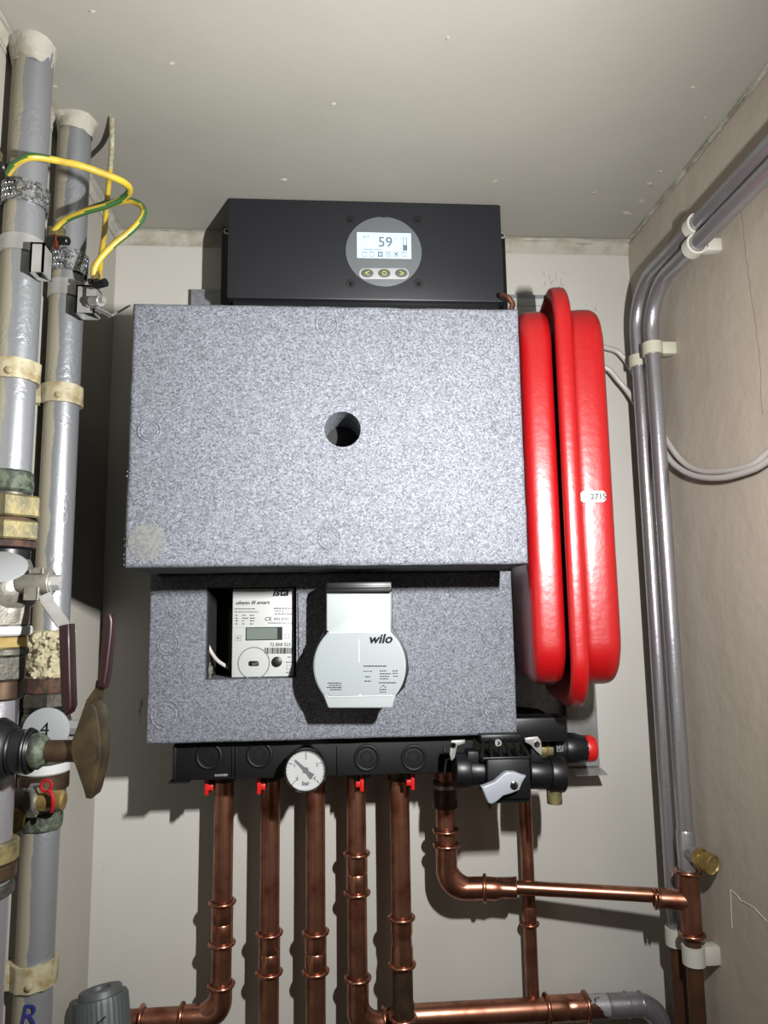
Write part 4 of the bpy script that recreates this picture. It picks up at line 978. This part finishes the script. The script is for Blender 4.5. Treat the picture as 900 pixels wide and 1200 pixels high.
def top_nut(px, Y, r, parent, bright=False):
    z1 = zr0 + .002; p = P(px, 922, Y=Y); b = B()
    lathe(b, (p.x, Y, z1 - .020), (0, 0, 1), [(0, r * 1.25), (.001, r * 1.32), (.010, r * 1.32), (.011, r * 1.15), (.020, r * 1.15)], 28); obj('compression_ring', b, M['bronze'], parent)
def vert(px0, y0, px1, y1, Y):
    return P((px0 + px1) / 2, (y0 + y1) / 2, Y=Y).x
# 1
def xc(px, py, Y=YC): return P(px, py, Y=Y).x
x = xc(261, 1040); zt_ = zr0 + .004
zb1 = P(258, 1191, Y=YC).z
t = thing('copper_pipe', 'first copper pipe from the left, elbowing left at the bottom of the photo', 'pipe', (x, YC, zb1), GC)
xl = P(146, 1193, Y=YC).x; zl = P(200, 1193, Y=YC).z
path = fillet([(x, YC, zt_), (x, YC, zl), (xl, YC, zl - .0006)], .030, 12)
b = B(); tube(b, path, RC, 28); obj('tube', b, M['copper'], t)
top_nut(262, YC, RC, t)
def zy(px, py, Y=YC): return P(px, py, Y=Y).z
sleeve((x, YC, zy(259, 1105)), (x, YC, zy(259, 1057)), RC, t)
zr_ = zy(257, 1154)
path = fillet([(x, YC, zr_), (x, YC, zl), (P(213, 1193, Y=YC).x, YC, zl)], .030, 12)
b = B(); tube(b, path, RC * 1.10, 28); e = obj('elbow', b, M['copper_b'], t)
b = B(); torus(b, (x, YC, zr_), (0, 0, 1), RC * 1.08 + .0012, .0024); obj('crimp_ring', b, M['copper_b'], e)
b = B(); torus(b, (P(213, 1193, Y=YC).x, YC, zl), (1, 0, 0), RC * 1.08 + .0012, .0024); obj('crimp_ring', b, M['copper_b'], e)
b = B(); torus(b, (P(166, 1193, Y=YC).x, YC, zl), (1, 0, 0), RC * 1.08 + .0012, .0024); obj('crimp_ring', b, M['copper_b'], t)
# grey cap on its end
cN = Vector((P(120, 1180, Y=YC - .02).x, YC - .020, zl))
t = thing('radiator_valve', 'dark grey ribbed plastic valve cap at bottom left', 'valve', cN - Vector((0, 0, .03)))
axc = Vector((-.16, .20, .96)).normalized()
cT = P(118, 1166, Y=YC - .03)
b = B(); a_, u_, v_ = frame(axc); loops = []
for tt, rr, rib in ((-.060, .0285, 1), (-.004, .0275, 1), (0, .0265, 0), (.0, .0200, 0)):
    loops.append([cT + a_ * tt + (u_ * math.cos(2 * PI * i / 72) + v_ * math.sin(2 * PI * i / 72)) * (rr + (.0007 if rib and i % 2 == 0 else 0)) for i in range(72)])
loft(b, loops); obj('ribbed_skirt', b, M['grey_cap'], t, smooth=20)
b = B(); lathe(b, cT, axc, [(-.01, .0225), (.005, .0222), (.0065, .021), (.0065, .0105), (.003, .010), (.003, .0002)], 48); obj('cap_top', b, M['grey_cap'], t)
b = B(); tube(b, [cT + a_ * (-.021 + .006 * (k - 5) / 5) + (Vector((math.sin((k - 4) * .075), -math.cos((k - 4) * .075), 0)) - a_ * a_.dot(Vector((math.sin((k - 4) * .075), -math.cos((k - 4) * .075), 0)))).normalized() * .0286 for k in range(11)], .0009, 8); obj('slot', b, M['black_matt'], t)
# 2, 3
for px, yy, word in ((316, (1093, 1139), 'second copper pipe from the left, running straight down'), (370, (1092, 1138), 'third copper pipe from the left, straight, hanging below the gauge')):
    x = xc(px, 1060); t = thing('copper_pipe', word, 'pipe', (x, YC, CZ - .62), GC)
    b = B(); lathe(b, (x, YC, CZ - .62), (0, 0, 1), [(0, RC), (zt_ - CZ + .62, RC)], 28); obj('tube', b, M['copper'], t)
    top_nut(px, YC, RC, t); sleeve((x, YC, zy(px, yy[1])), (x, YC, zy(px, yy[0])), RC, t)
# 4 with elbow into the main
YMn = .890
x = xc(418.5, 1040); zm = P(560, 1187, Y=YMn).z; RM = .0128
t = thing('copper_pipe', 'fourth copper pipe from the left, elbowing right behind the fifth', 'pipe', (x, YC, zm), GC)
path = fillet([(x, YC, zt_), (x, YC, zm), (P(500, 1188, Y=YMn).x, YMn, zm)], .030, 12)
b = B(); tube(b, path[:-1] + [Vector((P(462, 1188, Y=YMn).x, YMn, zm))], RC, 28); obj('tube', b, M['copper'], t); top_nut(420, YC, RC, t)
sleeve((x, YC, zy(418, 1046)), (x, YC, zy(419, 1000)), RC, t)
zr_ = zy(418, 1146)
b = B(); tube(b, fillet([(x, YC, zr_), (x, YC, zm), (P(452, 1188, Y=YMn).x, YMn - .006, zm)], .030, 12), RC * 1.1, 28); e = obj('elbow', b, M['copper_b'], t)
b = B(); torus(b, (x, YC, zr_), (0, 0, 1), RC * 1.08 + .0012, .0024); obj('crimp_ring', b, M['copper_b'], e)
b = B(); torus(b, (P(450, 1188, Y=YMn).x, YMn - .006, zm), (1, 0, 0), RC * 1.08 + .0012, .0024); obj('crimp_ring', b, M['copper_b'], e)
# horizontal main
xm0, xm1 = P(462, 1188, Y=YMn).x, P(740, 1187, Y=YMn).x
t = thing('copper_main', 'horizontal copper main along the bottom right, ending in silver paint', 'pipe', ((xm0 + xm1) / 2, YMn, zm - RM), 'horizontal copper pipes')
b = B(); lathe(b, (xm0, YMn, zm), (1, 0, 0), [(0, RM), (P(690, 1187, Y=YMn).x - xm0, RM)], 28); obj('tube', b, M['copper'], t)
sleeve((P(641, 1187, Y=YMn).x, YMn, zm), (P(687, 1187, Y=YMn).x, YMn, zm), RM, t)
b = B(); tube(b, [(P(687, 1187, Y=YMn).x, YMn, zm), (P(716, 1187, Y=YMn).x, YMn, zm)], RM, 28); obj('half_painted_tube', b, M['silver_worn'], t, 'copper showing through silver paint')
b = B(); zend = P(775, 1230, Y=YMn).z
xe = P(772, 1187, Y=YMn).x
tube(b, fillet([(P(712, 1187, Y=YMn).x, YMn, zm), (xe, YMn, zm), (xe + .014, YMn - .004, zend - .16)], .030, 12), RM, 28); obj('painted_elbow', b, M['silver_tube'], t, 'silver painted elbow')
b = B()
for px in (735, 752): torus(b, (P(px, 1187, Y=YMn).x, YMn, zm), (1, 0, 0), RM + .0003, .0012, 28, 6)
obj('solder_ring', b, M['silver_tube'], t)
# 5
Y5 = .855
x = xc(470, 1040, Y5); z5 = P(470, 1196, Y=Y5).z
t = thing('copper_pipe', 'fifth copper pipe from the left, dropping in front of the horizontal main', 'pipe', (x, Y5, CZ - .62), GC)
b = B(); lathe(b, (x, Y5, CZ - .62), (0, 0, 1), [(0, RC), (zt_ - CZ + .62, RC)], 28); obj('tube', b, M['copper'], t); top_nut(469, Y5, RC, t)
z0, z1 = zy(469, 1130, Y5), zy(469, 1075, Y5); L = z1 - z0
b = B(); lathe(b, (x, Y5, z0), (0, 0, 1), [(0, RC * 1.12), (L * .35, RC * 1.12), (L * .5, RC * .98), (L * .56, RC * .98), (L * .7, RC * 1.1), (L, RC * 1.1)], 28, cap=False); s = obj('coupling', b, M['copper_b'], t)
for z in (z0, z1):
    b = B(); torus(b, (x, Y5, z), (0, 0, 1), RC * 1.08 + .0012, .0024); obj('crimp_ring', b, M['copper_b'], s)
z0 = zy(470, 1186, Y5); b = B(); lathe(b, (x, Y5, CZ - .60), (0, 0, 1), [(0, RC * 1.1), (z0 - CZ + .60, RC * 1.1), (zy(470, 1178, Y5) - CZ + .60, RC * 1.16), (zy(470, 1172, Y5) - CZ + .6, RC * 1.04), (zy(469, 1132, Y5) - CZ + .60, RC * 1.04)], 28); obj('lower_fitting', b, M['bronze'], t)
b = B(); torus(b, (x, Y5, zy(471, 1192, Y5)), (0, 0, 1), RC * 1.2, .0022); obj('crimp_ring', b, M['copper_b'], t)
# 6: down, elbow, then right to the tee on the wall pipe
Y6 = .862; r6 = .0078
x = xc(522, 950, Y6); ze = P(560, 1037, Y=Y6).z
XP, YPp = .389, .810
tee = P(803, 1051, X=XP); YT = tee.y
pE = Vector((P(604, 1040, Y=Y6).x, Y6, P(604, 1040, Y=Y6).z))
t = thing('copper_pipe', 'copper pipe below the filling valve, elbowing into a thin horizontal run', 'pipe', (x, Y6, tee.z), GC)
dirE = (tee - pE).normalized()
corner = Vector((x, Y6 + .002, pE.z - (pE.x - x) * dirE.z / dirE.x))
ptop = Vector((x, Y6, CZ - .19))
b = B(); tube(b, fillet([ptop, corner, pE], .032, 14), RC, 28); obj('tube', b, M['copper'], t)
b = B(); tube(b, [pE - dirE * .004, tee - dirE * .004], r6, 24); obj('thin_tube', b, M['copper_b'], t)
zq = zy(522, 990, Y6); q1 = pE.lerp(corner, (604 - 567) / 82)
b = B(); tube(b, fillet([Vector((x, Y6, zq)), corner, q1], .032, 14), RC * 1.1, 28); e = obj('elbow', b, M['copper_b'], t)
for c_, ax in ((Vector((x, Y6, zq)), (0, 0, 1)), (q1, dirE)):
    b = B(); torus(b, c_, ax, RC * 1.08 + .0012, .0024); obj('crimp_ring', b, M['copper_b'], e)
b = B(); torus(b, (x, Y6, zy(521, 973, Y6)), (0, 0, 1), RC * 1.08 + .0012, .0024); obj('crimp_ring', b, M['copper_b'], t)
L = (pE - q1).length
b = B(); lathe(b, q1, dirE, [(0, RC * 1.1), (L * .35, RC * 1.1), (L * .45, RC * .95), (L * .6, r6 * 1.2), (L, r6 * 1.15)], 28); s = obj('reducer', b, M['copper_b'], t)
b = B(); torus(b, pE, dirE, r6 * 1.1 + .0012, .0022); obj('crimp_ring', b, M['copper_b'], s)
b = B(); lathe(b, (x, Y6, zy(520, 946, Y6)), (0, 0, 1), [(0, RC * 1.25), (.002, RC * 1.35), (.012, RC * 1.2), (.030, RC * 1.2)], 28); obj('compression_ring', b, M['bronze'], t)
b = B(); lathe(b, (x, Y6, zy(520, 923, Y6)), (0, 0, 1), [(0, RC * 1.22), (.004, RC * 1.22)], 24); obj('bright_band', b, M['steel'], t)
# 7: thin vertical behind
Y7 = .8985; x = xc(620, 1060, Y7); zt7 = CZ - .19
zb7 = zm + .004
t = thing('copper_pipe', 'thin copper pipe below the filling valve, joining the horizontal main', 'pipe', (x, Y7, zb7), GC)
b = B(); lathe(b, (x, Y7, zb7), (0, 0, 1), [(0, r6), (zt7 - zb7, r6)], 24); obj('tube', b, M['copper'], t)
z0, z1 = zy(622, 1082, Y7), zy(622, 1063, Y7); b = B(); lathe(b, (x, Y7, z0 - .002), (0, 0, 1), [(0, r6 * 1.12), (z1 - z0, r6 * 1.12), (z1 - z0 + .004, r6)], 24, cap=False); s = obj('coupling', b, M['copper_b'], t)
b = B(); torus(b, (x, Y7, z0), (0, 0, 1), r6 * 1.1 + .001, .0020); obj('crimp_ring', b, M['copper_b'], s)

# ------------------------------------------------------------------ silver pipes on the right wall
XW = XR
RS = .0088
YF1 = P(766, 430, X=XP).y; ZH1 = P(850, 252, X=XP).z
ZH2 = P(850, 227, X=XP + .002).z
YF2 = P(748.5, 425, X=XP + .002).y
zend1 = P(800, 1000, X=XP).z
t = thing('wall_pipe', 'right and lower of two silver painted pipes bent along the right wall', 'pipe', (XP, YF1, zend1), 'silver painted pipes on the right wall')
pa = P(925, 172, X=XP)
path = fillet([(XP, YF1, zend1), (XP, YF1, ZH1), (XP, pa.y - .1, ZH1)], [.0, .055, 0], 14)
b = B(); tube(b, path, RS, 28); obj('tube', b, M['silver_tube'], t)
# tee fitting with capped side outlet
zc1, zc0 = P(799, 972, X=XP).z, P(803, 1022, X=XP).z
b = B(); lathe(b, (XP, YF1, zc0), (0, 0, 1), [(0, RS * 1.12), (zc1 - zc0, RS * 1.12), (zc1 - zc0 + .002, RS * 1.02)], 28)
oc = Vector((XP, YF1, P(801, 995, X=XP).z)); od = (P(826, 1009, Y=YF1 - .022) - oc); od = Vector((od.x, od.y, od.z))
if (oc + od).x > XW - .012: od.x = XW - .014 - oc.x
lathe(b, oc, od, [(0, RS * 1.05), (od.length * .45, RS * 1.05), (od.length * .47, RS * .95), (od.length * .7, RS * .95)], 24); te = obj('side_tee', b, M['silver_tube'], t)
b = B(); dn = od.normalized(); L = od.length
lathe(b, oc + dn * L * .62, dn, [(0, .0115), (.006, .0115)], 6, .2); lathe(b, oc + dn * (L * .62 + .006), dn, [(0, .0092), (.004, .0088), (.005, .0108), (.013, .0108), (.014, .0095), (.0125, .0088), (.0125, .0002)], 32); obj('brass_plug', b, M['brass'], te, 'brass plug')
# copper tee below
zt0, zt1 = P(806, 1090, X=XP).z, P(802, 1018, X=XP).z
tt = thing('copper_tee', 'brown copper tee on the right wall pipe, under the brass plug', 'fitting', (XP, YF1, zt0), None)
b = B(); lathe(b, (XP, YF1, zt0), (0, 0, 1), [(0, .0112), ((zt1 - zt0), .0112)], 28); lathe(b, Vector((XP, YF1, tee.z)), -dirE, [(0, .0105), (.020, .0100), (.024, .0092), (.034, .0092)], 28); obj('body', b, M['copper'], tt)
for z in (zt0, zt1):
    b = B(); torus(b, (XP, YF1, z), (0, 0, 1), .0122, .0024); obj('crimp_ring', b, M['copper_b'], tt)
for k in (.033, .037):
    b = B(); torus(b, Vector((XP, YF1, tee.z)) - dirE * k, dirE, .0098, .0016); obj('crimp_ring', b, M['copper_b'], tt)
t = thing('wall_pipe', 'brown copper pipe leaving the tee through the white clip, right wall', 'pipe', (XP, YF1, CZ - .62), 'pipes through the lower right clip')
b = B(); lathe(b, (XP, YF1, CZ - .62), (0, 0, 1), [(0, RS), (zt0 - CZ + .62, RS)], 24); obj('tube', b, M['brown_paint'], t)
XP2 = XP + .002
t = thing('wall_pipe', 'left and upper of two silver painted pipes bent along the right wall', 'pipe', (XP2, YF2, CZ - .62), 'silver painted pipes on the right wall')
path = fillet([(XP2, YF2, P(790, 1100, X=XP2).z), (XP2, YF2, ZH2), (XP2, pa.y - .1, ZH2)], [0, .058, 0], 14)
b = B(); tube(b, path, RS, 28); obj('tube', b, M['silver_tube'], t)
b = B(); lathe(b, (XP2, YF2, CZ - .62), (0, 0, 1), [(0, RS), (P(790, 1098, X=XP2).z - CZ + .62, RS)], 24); obj('lower_tube', b, M['brown_paint'], t, 'brown painted lower end')

def wall_clip(label, c0, c1, ax, m, wdt):
    """two-pipe clip: a ring round each pipe, a strap joining them and a foot to the wall"""
    t = thing('pipe_clip', label, 'clip', base(c0, c1, Vector((XW, c0.y, c0.z))), 'plastic clips on the right wall pipes')
    a = Vector(ax).normalized()
    for c in (c0, c1):
        b = B(); lathe(b, c - a * wdt / 2, a, [(0, RS + .0004), (0, RS + .0032), (wdt, RS + .0032), (wdt, RS + .0004)], 32, cap=False)
        obj('pipe_ring', b, m, t)
    s = (c1 - c0).normalized()
    for c in (c0, c1):
        b = B()
        h_ = RS * .8
        q0 = Vector((c.x + RS + .001, c.y, c.z)); q1 = Vector((XW, c.y, c.z))
        e_ = [abs(a[i]) * wdt / 2 + abs(s[i]) * h_ for i in range(3)]
        box(b, (q0.x, c.y - max(e_[1], .003), c.z - max(e_[2], .003)), (XW + .001, c.y + max(e_[1], .003), c.z + max(e_[2], .003)), .001)
        obj('clip_foot', b, m, t)
wall_clip('upper white plastic clip on the sloping run of wall pipes', Vector((XP, P(815, 300, X=XP).y, ZH1)) + Vector((0, 0, 0)), Vector((XP2, P(815, 300, X=XP).y, ZH2)), (0, 1, 0), M['clip'], .012)
zk = P(760, 413, X=XP).z
wall_clip('middle cream plastic clip below the pipe bend', Vector((XP, YF1, zk)), Vector((XP2, YF2, zk)), (0, 0, 1), M['clip_cream'], .015)
zk = P(806, 1112, X=XP).z
wall_clip('lower white plastic clip under the copper tee', Vector((XP, YF1, zk)), Vector((XP2, YF2, zk)), (0, 0, 1), M['clip'], .019)

# ------------------------------------------------------------------ white cables
for k, (lab, pts) in enumerate((('upper white cable sagging across the right wall behind the pipes', [P(690, 402, Y=.895), P(712, 408, Y=.898), P(726, 414, Y=.900), P(742, 436, Y=.895), P(762, 478, X=.408), P(780, 514, X=.409), P(800, 541, X=.409), P(822, 552, X=.409), P(850, 552, X=.409), P(880, 545, X=.409), P(900, 530, X=.410), P(925, 508, X=.410), P(985, 455, X=.410), P(1120, 340, X=.410), P(1400, 180, X=.410)]),
                  ('lower white cable sagging across the right wall below its twin', [P(690, 424, Y=.893), P(712, 432, Y=.892), P(724, 445, Y=.890), P(738, 462, Y=.887), P(756, 490, X=.401), P(772, 517, X=.403), P(788, 542, X=.4035), P(812, 557, X=.4035), P(845, 560, X=.4035), P(880, 551, X=.404), P(900, 540, X=.404), P(925, 522, X=.404), P(985, 472, X=.404), P(1120, 360, X=.404), P(1400, 205, X=.404)]))):
    b = B(); path = smoothpath(pts, 8); tube(b, path, .0034, 12); tag(obj('white_cable', b, M['cable_white'], None, org=base(*path)), lab, 'cable', 'white cables on the right wall')

# lettering becomes plain mesh
dg = bpy.context.evaluated_depsgraph_get()
for o in [o for o in SC.objects if o.type == 'FONT']:
    me = bpy.data.meshes.new_from_object(o.evaluated_get(dg)); nm = o.name
    n_ = bpy.data.objects.new('tmp', me); C.objects.link(n_); n_.parent = o.parent
    n_.location = o.location; n_.rotation_euler = o.rotation_euler; n_.scale = o.scale
    bpy.data.objects.remove(o); n_.name = nm; me.name = nm
